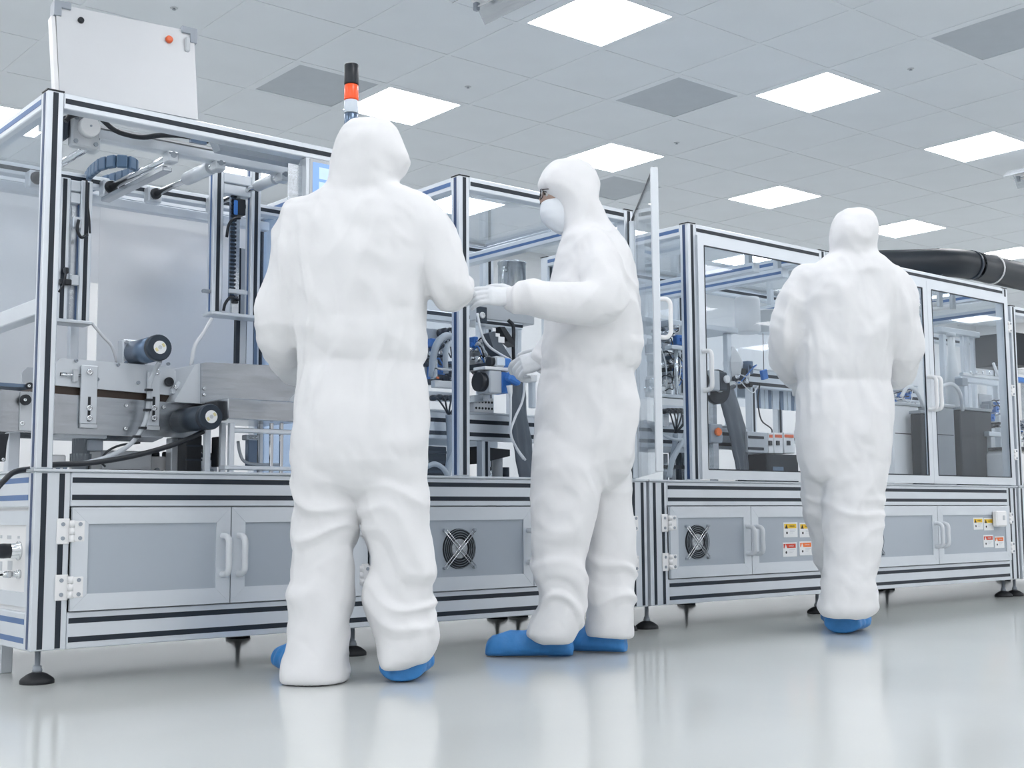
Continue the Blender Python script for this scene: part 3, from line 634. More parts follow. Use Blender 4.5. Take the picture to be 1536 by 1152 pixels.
def shaft(px, py, r, zoff=0, y1_=None, body=None, lab='guide_shaft'):
    p = PY(px, py, YG); x, z = p.x, p.z
    b = MB(); b.cyl((x, YG - .01, z), (x, y1_ or yrb, z), r, n=14); s = b.build(lab, M['chrome'], g)
    b = MB(); b.box(x - .02, x + .02, YG - .02, YG + .03, z - .026, gz0, 0, .004); bl = b.build('shaft_block', M['plate'], g)
    b = MB(); b.cyl((x, YG - .0215, z), (x, YG - .0195, z), r * .85, n=14); b.build('bore_face', M['grey'], bl)
    for s_ in (-.013, .013):
        b = MB(); b.cyl((x + s_, YG - .024, gz0 - .008), (x + s_, YG - .018, gz0 - .008), .004, n=8); b.build('block_screw', M['grey'], bl)
    b = MB(); b.box(x - .028, x + .028, (y1_ or yrb) - .05, (y1_ or yrb) + .0, z - .034, z + .03, 0, .005); rbk = b.build('rear_block', M['plate'], g)
    b = MB(); b.lathe((x, (y1_ or yrb) - .064, z), (0, 1, 0), [(0, r * 1.75), (.013, r * 1.9)], 16); b.build('bushing', M['black'], rbk)
    if body:
        b = MB(); b.cyl((x, body[0], z), (x, body[1], z), body[2], n=16); b.build('actuator_body', M['alu'], s)
    return x, z
x1s, z1s = shaft(257, 234, .0135)
b = MB(); b.box(x1s - .018, x1s + .018, YG + .03, yrb, z1s - .05, z1s - .03, 0, .003); b.build('guide_rail', M['steel'], g)
shaft(328, 246, .012, body=(YG + .06, YG + .26, .026)); shaft(425, 263, .012, body=(YG + .06, YG + .2, .022))
x0s, z0s = shaft(139, 217, .013)
# stepper motor with white pulley disc
xa, xb, za, zb_ = pb(108, 172, 150, 221, YG - .04)
t = thing('stepper_motor', 'grey stepper motor with white round cap under the roof by the corner post', 'motor', ((xa + xb) / 2, YG - .04, za))
b = MB(); b.box(xa, xb, YG - .04, YG + .0, za, zb_, 0, .006); mp_ = b.build('motor_plate', M['lgrey'], t)
for sx in (.14, .86):
    for sz in (.14, .86): b = MB(); b.cyl((xa + sx * (xb - xa), YG - .045, za + sz * (zb_ - za)), (xa + sx * (xb - xa), YG - .038, za + sz * (zb_ - za)), .008, n=8); b.build('corner_screw', M['grey'], mp_)
p = PY(133, 191, YG - .05); r_ = px_r(15.5, 133, 191, YG - .05)
b = MB(); b.lathe((p.x, YG - .039, p.z), (0, -1, 0), [(0, r_), (.028, r_), (.032, r_ * .94)], 28); cp_ = b.build('round_cap', M['white'], t)
b = MB(); b.cyl((p.x, YG - .0735, p.z), (p.x, YG - .0705, p.z), .004, n=8); b.build('cap_screw', M['grey'], cp_)
b = MB(); b.box(xa - .03, xa, YG - .03, YG + .09, za + .02, zb_ - .01, 0, .012); b.build('motor_body', M['motor'], t)
yc = YG - .055
t = hose_thing([PY(98, 182, yc), PY(106, 174, yc), PY(126, 170, yc), PY(146, 174, yc), PY(170, 194, yc), PY(190, 202, yc), PY(215, 206, yc), PY(240, 203, yc), PY(275, 204, yc), PY(312, 212, yc)], .009, 'black', 'motor_cable', 'black cable arching over the stepper motor along the gantry beam', 'cable')
b = MB(); b.obox(PY(297, 212, yc), (.03, 0, 0), (0, .008, 0), (0, 0, .008)); b.build('cable_clip', M['motorblue'], t)
# cable chain
t = thing('cable_chain', 'dark blue cable drag chain curving beside the upper guide shaft', 'cable chain', (x1s - .07, 4.5, z1s))
zch = z1s + .045
dense = []
_c = [PZ(*q, zch) for q in ((124, 284), (129, 270), (137, 257), (150, 247), (167, 242), (186, 241), (202, 246), (206, 254), (196, 261), (180, 266), (163, 271), (146, 276), (130, 281))]
for i in range(len(_c) - 1):
    for k in range(8): dense.append(_c[i].lerp(_c[i + 1], k / 8))
k_ = 0
while k_ < len(dense) - 1:
    a = dense[k_]; j = k_ + 1
    while j < len(dense) - 1 and (dense[j] - a).length < .040: j += 1
    c = dense[j]; d = c - a; L_ = d.length
    if L_ > .02:
        d.normalize(); b = MB()
        b.obox((a + c) / 2, d * (L_ * .45), Vector((-d.y, d.x, 0)) * .010, Vector((0, 0, .024)), 0, .004); b.build('chain_link', M['bluechain'], t)
    k_ = j
# angled lamp housing hanging under the front rail
b = MB(); ppoly(b, [(323, 207), (456, 233), (447, 248), (331, 225)], Y0 + .08, .05)
lh = b.build('lamp_housing', M['panel'], eA)
# ---------------------------------------------------------------- two hanging vertical axes
def lift_axis(label, x0, x1, ytop, ybot, Yf, cross, rack_px, slot_l, slot_r):
    xa, xb, z0, z1 = pb(x0, ytop, x1, ybot, Yf)
    t = thing('lift_axis', label, 'lift axis', ((xa + xb) / 2, Yf, z0), 'hanging vertical lift axes'); pw = .042
    for (q0, q1, s) in ((xa, xa + pw, slot_l), (xb - pw, xb, slot_r)):
        b = MB(); b.box(q0, q1, Yf, Yf + .05, z0 + .014, z1, 0, .003); r = b.build('upright', M['alu'], t)
        b = MB(); b.box((q0 + q1) / 2 - .0075, (q0 + q1) / 2 + .0075, Yf - .0012, Yf + .001, z0 + .016, z1 - .005); b.build('slot_strip', M['slot'], r)
        b = MB(); b.box(q0 - .0012, q0 + .001, Yf + .018, Yf + .030, z0 + .016, z1 - .005); b.build('slot_strip', M['slotblue'], r)
    b = MB(); b.box(xa - .006, xb + .006, Yf - .012, Yf + .07, z0, z0 + .014, 0, .003); b.build('bottom_plate', M['plate'], t)
    for py in cross:
        zq = PY((x0 + x1) / 2, py, Yf).z; b = MB(); b.box(xa + pw, xb - pw, Yf + .004, Yf + .046, zq - .02, zq + .02, 0, .003); b.build('crosspiece', M['alu'], t)
    xr = PY(rack_px, (ytop + ybot) / 2, Yf + .02).x
    rk = MB(); rk.box(xr - .009, xr + .009, Yf + .025, Yf + .04, z0 + .07, z1 - .1); r = rk.build('rack_rail', M['motorblue'], t)
    zq = z0 + .08; b = MB()
    while zq < z1 - .12: b.box(xr - .011, xr + .011, Yf + .016, Yf + .026, zq, zq + .008); zq += .016
    tt = b.build('rack_teeth', M['slot'], r); tt['kind'] = 'stuff'
    b = MB(); xg = (xa + xb) / 2 + .012; b.box(xg - .014, xg + .014, Yf + .03, Yf + .05, z0 + .014, z1 - .05); b.build('guide_rail', M['steel'], t)
    return t, xa, xb, z0, z1
t, xa, xb, z0, z1 = lift_axis('right hanging lift axis beside the nearest worker', 320, 391, 238, 476, 4.42, (268, 285), 350, 0, 0)
part_box('servo_box', 'black', t, 352, 298, 369, 322, 4.43, .04); part_box('servo_face', 'blue', t, 351, 300, 357, 322, 4.427, .004)
cable(t, [PY(360, 327, 4.40), PY(350, 329, 4.39), PY(343, 338, 4.39), PY(340, 356, 4.40)], .006)
cable(t, [PY(357, 450, 4.40), PY(346, 446, 4.39), PY(338, 455, 4.40), PY(335, 466, 4.41)], .006); part_box('limit_switch', 'black', t, 350, 445, 358, 455, 4.40, .02)
part_box('switch_bracket', 'plate', t, 344, 434, 372, 441, 4.405, .012); part_box('side_bracket', 'grey', t, 305, 434, 322, 439, 4.43, .02)
for q0, q1, mt in ((354, 360, 'slot'), (360, 369, 'lgrey'), (370, 380, 'alu'), (381, 386, 'motorblue')):
    a_, c_, _, _ = pb(q0, 480, q1, 540, 4.52); b = MB(); b.box(a_, c_, 4.52, 4.54, PY(370, 546, 4.52).z, z0 + .3, 0, .001); b.build('lower_ram', M[mt], t)
t, xa, xb, z0, z1 = lift_axis('left hanging lift axis next to the corner post', 86, 137, 268, 486, 4.42, (278, 296), 97, 0, 0)
cable(t, [PY(118, 330, 4.39), PY(116, 345, 4.385), PY(122, 356, 4.39), PY(131, 352, 4.40)], .006); cable(t, [PY(130, 270, 4.40), PY(131, 300, 4.40), PY(134, 330, 4.40), PY(135, 350, 4.40)], .004)
part_box('limit_switch', 'black', t, 97, 401, 104, 410, 4.39, .02); part_box('sensor', 'black', t, 91, 418, 108, 427, 4.395, .02); cable(t, [PY(100, 402, 4.385), PY(96, 425, 4.38), PY(88, 438, 4.38)], .004)
part_box('switch_bracket', 'plate', t, 106, 412, 119, 428, 4.41, .01); part_box('sensor', 'plate', t, 110, 325, 122, 342, 4.40, .02)
a_, c_, _, _ = pb(105, 490, 118, 540, 4.52); b = MB(); b.box(a_, c_, 4.52, 4.55, PY(110, 540, 4.52).z, z0 + .3, 0, .002); b.build('lower_ram', M['alu'], t)
for pts in ([PY(318, 478, 4.42), PY(305, 500, 4.42), PY(292, 520, 4.42), PY(287, 548, 4.42)],):
    hose_thing(pts, .008, 'whitehose', 'air_hose', 'pale air hose curving down from the right lift axis', 'hose')
hose_thing([PY(138, 485, 4.44), PY(155, 505, 4.44), PY(168, 520, 4.44), PY(176, 545, 4.44)], .006, 'whitehose', 'air_hose', 'thin pale air hose drooping from the left lift axis', 'hose')

# ---------------------------------------------------------------- infeed conveyor
YC = 4.26
t = thing('infeed_conveyor', 'steel infeed conveyor with brown belt between two side plates in the left machine', 'conveyor', PY(180, 700, YC)); t.location.z = ZW
cv = t
for yy, nm in ((YC, 'upper_side_plate'), (YC + .34, 'upper_side_plate')):
    b = MB(); ppoly(b, [(84, 545), (92, 537), (254, 550), (264, 556), (264, 590), (258, 593), (84, 578)], YC, .012); o_ = b.build(nm, M['plate'], t)
    if yy > YC: o_.location.y = yy - YC
for yy in (YC + .001, YC + .33):
    b = MB(); ppoly(b, [(-40, 581), (262, 604), (302, 611), (302, 650), (286, 657), (80, 650), (-40, 645)], YC, .012); o_ = b.build('lower_side_plate', M['steel'], t); o_.location.y = yy - YC
xa, xb, za, zb_ = pb(84, 579, 262, 598, YC); b = MB(); ppoly(b, [(70, 576), (264, 592), (264, 608), (70, 594)], YC + .016, .31); b.build('belt', M['belt'], t)
for q in ((121.5, 548, 146, 636), (221.5, 557, 240, 639)):
    br = part_box('height_bracket', 'plate', t, *q, YC - .016, .012, .002); cx_ = (q[0] + q[2]) / 2
    part_box('slot', 'black', br, cx_ - 2, 595, cx_ + 2, 632, YC - .0175, .003, 0)
    for py in (612, 627): bolt(br, cx_, py, YC - .017, 4.5)
    bolt(br, q[0] + 13, 558, YC - .017, 5); part_box('bracket_end', 'lgrey', br, q[0] - 1, q[3], q[2], q[3] + 6, YC - .014, .01, .001)
for px, py in ((114, 541), (177, 547), (146, 569), (207, 574), (252, 546), (189, 608), (188, 643), (245, 611)): bolt(t, px, py, YC, 2.8, 'grey' if py < 600 else 'chrome')
tb = part_box('tension_block', 'lgrey', t, 111, 553, 118, 573, YC - .02, .02); b = MB(); b.cyl(PY(92, 562, YC - .01), PY(122, 563, YC - .01), .004, n=8); b.build('tension_screw', M['chrome'], tb); part_box('slot', 'black', t, 90, 559, 101, 564, YC - .001, .003, 0)
b = MB(); pr = PY(253, 573, YC - .004); b.lathe(pr, (0, -1, 0), [(0, .017), (.008, .017), (.008, .011), (.004, .010)], 18); b.build('bearing', M['black'], t)
b = MB(); ppoly(b, [(258, 583), (268, 571), (274, 577), (266, 592), (258, 590)], YC - .02, .018); ar = b.build('pivot_arm', M['plate'], t); bolt(ar, 263, 581, YC - .02, 3)
for px, py, n_ in ((37, 600, 8), (43, 579, 5)):
    pp = PY(px, py, YC - .012); b = MB(); b.lathe(pp, (0, -1, 0), [(0, px_r(n_, px, py, YC)), (.014, px_r(n_, px, py, YC))], 16); pu = b.build('pulley', M['black'], t); bolt(pu, px, py, YC - .026, 2.5)
bolt(t, 33, 635, YC, 4); part_box('end_plate', 'lgrey', t, 30, 588, 50, 646, YC - .006, .006, .001)
b = MB(); ppoly(b, [(-40, 571), (50, 577), (50, 582), (-40, 577)], YC - .01, .3); b.build('bed_rail', M['motorblue'], t)
# column under the conveyor
sp = part_box('support_plate', 'plate', t, 96, 650, 161, 657, YC + .02, .2)
pcol = PY(121, 680, YC + .08); zc0 = ZW; b = MB(); zt_ = PY(121, 657, YC + .08).z; b.lathe((pcol.x, YC + .08, ZW), (0, 0, 1), [(0, .055), (.01, .055), (.01, .037), ((zt_ - ZW) * .55, .037), ((zt_ - ZW) * .55, .030), (zt_ - ZW, .030)], 20); b.build('support_column', M['chrome'], t)
b = MB(); x0_, x1_, z0_, z1_ = pb(131, 659, 155, 676, YC + .05); b.box(x0_, x1_, YC + .05, YC + .12, z0_, z1_, 0, .003); b.build('sensor_box', M['grey'], t)
b = MB(); pcol2 = PY(265, 680, YC + .1); b.box(pcol2.x - .025, pcol2.x + .025, YC + .09, YC + .14, ZW, PY(265, 657, YC + .1).z, 0, .003); b.build('support_leg', M['alu'], t)
b = MB(); pcol2 = PY(20, 700, YC + .1); b.box(pcol2.x - .02, pcol2.x + .02, YC + .1, YC + .14, 0.0, PY(20, 648, YC + .1).z, 0, .003); b.build('support_leg', M['alu'], t)

def gear_motor(label, ex_, ey_, npx, Yend, flange_px, mt, capm='rubber', gap=.0):
    p = PY(ex_, ey_, Yend); r = px_r(npx, ex_, ey_, Yend); yf = PXp(flange_px, ey_ + 2, p.x).y
    t = thing('gear_motor', label, 'motor', (p.x, Yend, p.z - r), 'conveyor gear motors')
    b = MB(); b.cyl((p.x, Yend + .03, p.z), (p.x, yf, p.z), r * .96, n=28); b.build('motor_body', M[mt], t)
    b = MB(); b.lathe((p.x, Yend + .03, p.z), (0, -1, 0), [(0, r), (.022, r), (.03, r * .93)], 28); b.build('end_cap', M['motor'], t)
    b = MB(); b.cyl((p.x, Yend + .001, p.z), (p.x, Yend - .0015, p.z), r * .5, n=24); lb = b.build('round_label', M['label'], t)
    b = MB(); b.cyl((p.x, Yend - .001, p.z), (p.x, Yend - .0022, p.z), r * .16, n=12); b.build('label_mark', M['lgrey'], lb)
    for a in (35, 215):
        ca, sa = math.cos(math.radians(a)), math.sin(math.radians(a)); b = MB(); b.obox((p.x + ca * r * .33, Yend - .0018, p.z + sa * r * .33), Vector((-sa, 0, ca)) * r * .14, (0, .0006, 0), Vector((ca, 0, sa)) * r * .10); b.build('label_mark', M['palemark'], lb)
    b = MB(); b.box(p.x - r * 1.05, p.x + r * 1.05, yf - .004, yf + .045, p.z - r * 1.05, p.z + r * 1.05, 0, .004); fl = b.build('flange', M['plate' if mt == 'motorblue' else 'motor'], t)
    for sx in (-1, 1):
        for sz in (-1, 1): b = MB(); b.cyl((p.x + sx * r * .82, yf - .012, p.z + sz * r * .82), (p.x + sx * r * .82, yf, p.z + sz * r * .82), .007, n=8); b.build('flange_bolt', M['chrome'], fl)
    return t, p, r, yf
t, pm, rm, yf = gear_motor('steel blue gear motor standing on top of the conveyor side plate', 240, 521, 20, 4.13, 203, 'motorblue')
b = MB(); b.box(pm.x - rm, pm.x + rm, yf - .06, yf + .04, PY(215, 548, YC).z - .004, pm.z - rm * 1.02, 0, .002); b.build('mount_foot', M['chrome'], t)
t, pm2, rm2, yf2 = gear_motor('black gear motor sticking out below the conveyor towards the viewer', 317, 625, 19.5, 4.02, 268, 'motor')
b = MB(); b.cyl((pm2.x, yf2 + .04, pm2.z), (pm2.x, YC + .02, pm2.z), rm2 * .5, n=16); b.build('gear_neck', M['motor'], t)
t = hose_thing([pm + Vector((.01, .02, -rm)), PY(232, 556, 4.19), PY(225, 575, 4.2), PY(223, 600, 4.2), PY(218, 632, 4.2), PY(200, 662, 4.2), PY(170, 682, 4.2), PY(130, 694, 4.2), PY(88, 698, 4.18), PY(70, 698, 4.16)], .0085, 'hose', 'motor_cable', 'grey braided cable hanging from the upper conveyor motor', 'cable')
for px, py in ((223, 585), (223, 600), (221, 615), (214, 642), (205, 655)):
    pp = PY(px, py, 4.195); b = MB(); b.obox(pp, (.011, 0, 0), (0, .011, 0), (0, 0, .004)); b.build('cable_tie', M['black'], t)
hose_thing([PY(305, 647, 4.12), PY(285, 657, 4.12), PY(245, 672, 4.12), PY(190, 686, 4.12), PY(130, 695, 4.12), PY(80, 697, 4.10), PY(50, 703, 4.05), PY(22, 708, 4.0), PY(5, 722, 3.97), PY(-15, 745, 3.95)], .009, 'black', 'motor_cable', 'thick black cable running from the lower motor out past the corner post', 'cable')
hose_thing([PY(210, 664, 4.22), PY(180, 668, 4.22), PY(160, 678, 4.22), PY(152, 692, 4.22), PY(158, 700, 4.22)], .004, 'black', 'sensor_cable', 'thin black looped cable under the conveyor', 'cable')

# ---------------------------------------------------------------- steel hood and feed tray
t = thing('steel_hood', 'smoky stainless hood over the conveyor outlet left of the nearest worker', 'hood', PY(370, 610, 4.2))
b = MB(); ppoly(b, [(302, 545), (310, 543.5), (408, 548), (428, 552), (441, 563), (452, 575), (452, 612), (302, 606)], 4.19, .36); b.build('hood_body', M['steel'], t)
b = MB(); ppoly(b, [(262, 601), (292, 548), (300, 545), (301.4, 545), (301.4, 605.5), (262, 603)], 4.20, .34); b.build('slanted_cheek', M['plate'], t)
for py in (583, 592): bolt(t, 306, py, 4.19, 2.5)
b = MB(); ppoly(b, [(427, 606), (452, 582), (452, 590), (437, 606)], 4.186, .004); b.build('edge_trim', M['lgrey'], t)
t = thing('feed_tray', 'stainless feed tray on a small post frame left of the nearest worker', 'tray', PY(395, 705, 4.08)); t.location.z = ZW
part_box('tray_apron', 'steel', t, 342, 600, 452, 631, 4.06, .30); part_box('tray_side', 'black', t, 326, 601, 342, 630, 4.10, .25)
part_box('tray_rail', 'alu', t, 350, 643, 440, 650, 4.08, .03); part_box('tray_foot', 'alu', t, 338, 699, 440, 705, 4.06, .05)
for px, w_, mt, Y_ in ((348, 4, 'alu', 4.07), (335, 4, 'alu', 4.16), (408, 2.5, 'chrome', 4.10), (423, 2.5, 'chrome', 4.10), (312, 4.5, 'alu', 4.14), (392, 3, 'alu', 4.22)):
    pp = PY(px, 680, Y_); r = px_r(w_, px, 680, Y_); b = MB(); b.box(pp.x - r, pp.x + r, Y_, Y_ + 2 * r, ZW, PY(px, 634, Y_).z, 0, .002); b.build('tray_post', M[mt], t)
part_box('air_cylinder', 'motorblue', t, 373, 655, 386, 700, 4.2, .03); part_box('cylinder_head', 'plate', t, 370, 652, 388, 660, 4.19, .04)
for px in (374, 379, 384): bolt(t, px, 656, 4.19, 1.6)
part_box('drive_block', 'black', t, 326, 655, 333, 700, 4.22, .05)
hose_thing([PY(357, 662, 4.18), PY(360, 680, 4.17), PY(368, 693, 4.17), PY(390, 697, 4.18), PY(420, 697, 4.2)], .006, 'hose', 'air_hose', 'grey air hose looping inside the feed tray frame', 'hose')
t = thing('drive_housing', 'black upright drive housing behind the feed tray posts', 'housing', PY(292, 704, 4.3)); t.location.z = ZW
xa, xb, za, zb_ = pb(279, 652, 303, 704, 4.28); b = MB(); b.box(xa, xb, 4.28, 4.40, ZW, zb_, 0, .004); b.build('housing_body', M['black'], t)
for q in (0.35, .7): b = MB(); b.box(xa - .001, xb + .001, 4.278, 4.281, ZW + q * (zb_ - ZW), ZW + q * (zb_ - ZW) + .006); b.build('housing_rib', M['motor'], t)
b = MB(); b.prism([(xb + .002, 4.3, zb_ - .03), (xb + .06, 4.3, zb_ - .075), (xb + .06, 4.3, zb_ - .09), (xb + .002, 4.3, zb_ - .045)], (0, .03, 0)); b.build('brace_arm', M['black'], t)
t = thing('terminal_strip', 'white terminal strip with a row of black knobs behind the black cable', 'terminal strip', PY(275, 704, 4.4)); t.location.z = ZW
xa, xb, za, zb_ = pb(226, 690, 330, 705, 4.40); b = MB(); b.box(xa, xb, 4.42, 4.50, ZW, zb_ + .012, 0, .003); b.build('strip_body', M['white'], t)
for i in range(6):
    xk = xa + .03 + i * (xb - xa - .06) / 5; b = MB(); b.lathe((xk, 4.43, zb_ + .012), (0, 0, 1), [(0, .016), (.012, .016), (.018, .013)], 10); kn = b.build('black_knob', M['black'], t)
    b = MB(); b.cyl((xk, 4.405, ZW + .02), (xk, 4.42, ZW + .02), .008, n=8); b.build('socket', M['grey'], t)
t = thing('controller_plate', 'flat grey controller box lying under the conveyor', 'controller', PY(190, 704, 4.3)); t.location.z = ZW
xa, xb, za, zb_ = pb(152, 676, 228, 704, 4.36); b = MB(); b.box(xa, xb, 4.36, 4.5, ZW, zb_, 0, .004); b.build('box_body', M['lgrey'], t)
b = MB(); b.box(xa - .03, xb + .02, 4.30, 4.352, ZW, ZW + .016, 0, .002); b.build('front_rail', M['steel'], t)
for q in (.2, .6, .9): b = MB(); b.cyl((xa + q * (xb - xa), 4.298, ZW + .008), (xa + q * (xb - xa), 4.301, ZW + .008), .005, n=8); b.build('rail_screw', M['black'], t)
t = thing('valve_block', 'white valve block behind the corner post on the left worktop', 'valve', PY(90, 700, 4.3)); t.location.z = ZW
xa, xb, za, zb_ = pb(80, 682, 99, 703, 4.38); b = MB(); b.box(xa - .05, xb, 4.38, 4.46, ZW, zb_, 0, .004); b.build('valve_body', M['white'], t)
for q in range(3): b = MB(); b.cyl((xa + q * .025 - .01, 4.372, ZW + .02), (xa + q * .025 - .01, 4.382, ZW + .02), .007, n=8); b.build('valve_port', M['motorblue'], t)

# ---------------------------------------------------------------- left end of the base: service panel with plugs
sx_ = X_A0 + .02
m_ = MB(); m_.box(sx_, sx_ + .006, Y0 + PW, YR - PW, ZD0 - .003, ZR1 + .0); m_.build('service_panel', M['white'], bA)
m_ = MB(); z0_, z1_ = ZD0 + .012, ZR1 - .012
for a, c, d, e in ((Y0 + PW + .002, Y0 + PW + .05, z0_, z1_), (YR - PW - .05, YR - PW - .002, z0_, z1_)): m_.box(sx_ - .008, sx_, a, c, d, e)
m_.box(sx_ - .008, sx_, Y0 + PW + .05, YR - PW - .05, z1_ - .045, z1_); m_.box(sx_ - .008, sx_, Y0 + PW + .05, YR - PW - .05, z0_, z0_ + .045); m_.build('service_frame', M['alu'], bA)
def SX(px, py): return PXp(px, py, sx_)
t = thing('power_plug', 'black power plug in the white service panel at the left edge', 'plug', SX(29, 826))
p = SX(29, 826); b = MB(); b.lathe(p, (-1, 0, 0), [(0, .030), (.006, .030), (.006, .024), (.03, .024)], 16); b.build('socket_ring', M['chrome'], t)
b = MB(); b.lathe(p - Vector((.03, 0, 0)), (-1, 0, 0), [(0, .023), (.02, .024), (.06, .021), (.10, .018), (.12, .012)], 16); b.build('plug_body', M['black'], t)
cable(t, [p - Vector((.15, 0, 0)), p - Vector((.2, 0, 0)), p - Vector((.24, 0, .05)), p - Vector((.25, 0, .18)), Vector((p.x - .25, p.y, .012)), Vector((p.x - .35, p.y + .1, .012))], .010)
t = thing('signal_plug', 'small metal signal plug below the black power plug', 'plug', SX(30, 861))
p = SX(30, 861); b = MB(); b.lathe(p, (-1, 0, 0), [(0, .014), (.01, .014), (.01, .010), (.03, .010), (.03, .012), (.05, .010), (.055, .005)], 12); b.build('plug_body', M['chrome'], t)
cable(t, [p - Vector((.055, 0, 0)), p - Vector((.09, 0, .006)), p - Vector((.13, 0, .04)), p - Vector((.15, 0, .12))], .0035)
for px, py, w_, h_ in ((14, 806, .04, .012), (28, 806, .02, .008), (15, 848, .045, .03), (1, 849, .03, .03), (2, 805, .02, .01)):
    p = SX(px, py); b = MB(); b.box(p.x - .0006, p.x + .0006, p.y - w_ / 2, p.y + w_ / 2, p.z - h_ / 2, p.z + h_ / 2); b.build('panel_marking', M['lgrey'], bA)
t = thing('cable_bracket', 'black clamp bracket below the conveyor at the left edge', 'bracket', PY(8, 690, 4.2))
b = MB(); ppoly(b, [(-6, 652), (14, 650), (10, 668), (8, 692), (0, 692), (-6, 670)], 4.2, .06); b.build('bracket_body', M['black'], t); bolt(t, 4, 689, 4.2, 2.5)

# ---------------------------------------------------------------- warning stickers and the white sensor on base B
def glyphs(txt, size, mt, parent, org, name='lettering'):
    cu = bpy.data.curves.new(name, 'FONT'); cu.body = txt; cu.size = size; cu.align_x = 'CENTER'; cu.align_y = 'CENTER'; cu.extrude = 0.0002
    o = bpy.data.objects.new(name, cu); COL.objects.link(o); dg = bpy.context.evaluated_depsgraph_get(); me = bpy.data.meshes.new_from_object(o.evaluated_get(dg)); bpy.data.objects.remove(o, do_unlink=True)
    me.transform(Matrix.Translation(Vector(org) - root_loc(parent)) @ Matrix.Rotation(math.pi / 2, 4, 'X')); me.materials.clear(); me.materials.append(M[mt]); return link(name, me, parent)
def sticker(parent, x0, y0, x1, y1, head, word, ink):
    Ys = Y0 - .0095; xa, xb, za, zb_ = pb(x0, y0, x1, y1, Ys); W_, H_ = xb - xa, zb_ - za
    b = MB(); b.box(xa, xb, Ys - .0012, Ys, za, zb_); s = b.build('warning_label', M['label'], parent)
    b = MB(); b.box(xa + .06 * W_, xb - .08 * W_, Ys - .0017, Ys - .0011, zb_ - .40 * H_, zb_ - .10 * H_); b.build('label_header', M[head], s)
    c = Vector((xa + .2 * W_, Ys - .0018, zb_ - .26 * H_)); q = .10 * W_
    b = MB(); b.prism([c + Vector((-q, 0, -q)), c + Vector((q, 0, -q)), c + Vector((0, 0, q * .95))], (0, -.0006, 0)); b.build('warning_triangle', M[ink], s)
    glyphs(word, .115 * H_ if len(word) > 6 else .13 * H_, ink, s, (xa + .60 * W_, Ys - .0022, zb_ - .255 * H_))
    b = MB()
    for k in range(3): b.box(xa + .46 * W_, xa + (.88 - .1 * k) * W_, Ys - .0016, Ys - .0011, za + (.47 - .1 * k) * H_, za + (.50 - .1 * k) * H_)
    o_ = b.build('fine_print', M['lgrey'], s); o_['kind'] = 'stuff'
    b = MB(); b.lathe((xa + .24 * W_, Ys - .0011, za + .3 * H_), (0, -1, 0), [(0, .06 * W_), (.0006, .06 * W_)], 10); b.build('hazard_pictogram', M['ink'], s)
for q in ((1175, 783.5, 1196, 806, 'yellow', 'WARNING', 'ink'), (1199, 784, 1219, 806, 'yellow', 'WARNING', 'ink'), (1174, 813.5, 1195, 835, 'dred', 'DANGER', 'label'), (1199, 812, 1218, 833, 'orange', 'WARNING', 'label'),
          (1460, 776.5, 1474.5, 794.5, 'yellow', 'WARNING', 'ink'), (1475.5, 777, 1490, 795.5, 'yellow', 'WARNING', 'ink'), (1475, 802.5, 1490, 821, 'dred', 'DANGER', 'label'), (1492, 804.5, 1506, 822, 'orange', 'WARNING', 'label')): sticker(bB, *q)
t = thing('door_sensor', 'small white door sensor box in the corner of the last cabinet door', 'sensor', PY(1504, 790, Y0 - .012))
part_box('sensor_case', 'white', t, 1496, 766, 1511, 790, Y0 - .05, .035, .008); part_box('sensor_light', 'lgrey', t, 1505, 773, 1508, 780, Y0 - .052, .003, .001)
# ================================================================ equipment inside the glass enclosures
def bench(label, xa, xb, Yf, ytop_px, px_ref, h_px, legs=2):
    z1 = PY(px_ref, ytop_px, Yf).z; z0 = PY(px_ref, ytop_px + h_px, Yf).z
    t = thing('inner_bench', label, 'bench', ((xa + xb) / 2, Yf, ZW), 'aluminium benches inside the enclosures')
    b = MB(); b.box(xa, xb, Yf, Yf + .05, z0, z1, 0, .003); r = b.build('bench_rail', M['alu'], t)
    for q in (.30, .78):
        zq = z1 - q * (z1 - z0); b = MB(); b.box(xa + .003, xb - .003, Yf - .0012, Yf + .001, zq - .009, zq + .009); b.build('slot_strip', M['slot'], r)
    b = MB(); b.box(xa, xb, Yf + .45, Yf + .50, z0, z1, 0, .003); b.build('bench_rail', M['alu'], t)
    b = MB(); b.box(xa, xb, Yf + .0, Yf + .5, z1 + .0005, z1 + .010, 0, .002); b.build('bench_top', M['plate'], t)
    for i in range(legs):
        x = xa + .02 + (xb - xa - .08) * i / (legs - 1)
        for yy in (Yf + .002, Yf + .452):
            b = MB(); b.box(x, x + .045, yy, yy + .045, ZW, z0 - .0005, 0, .003); lg = b.build('bench_leg', M['alu'], t)
            b = MB(); b.box(x + .015, x + .030, yy - .0012, yy + .001, ZW + .003, z0 - .004); b.build('slot_strip', M['slot'], lg)
    return t, z0, z1
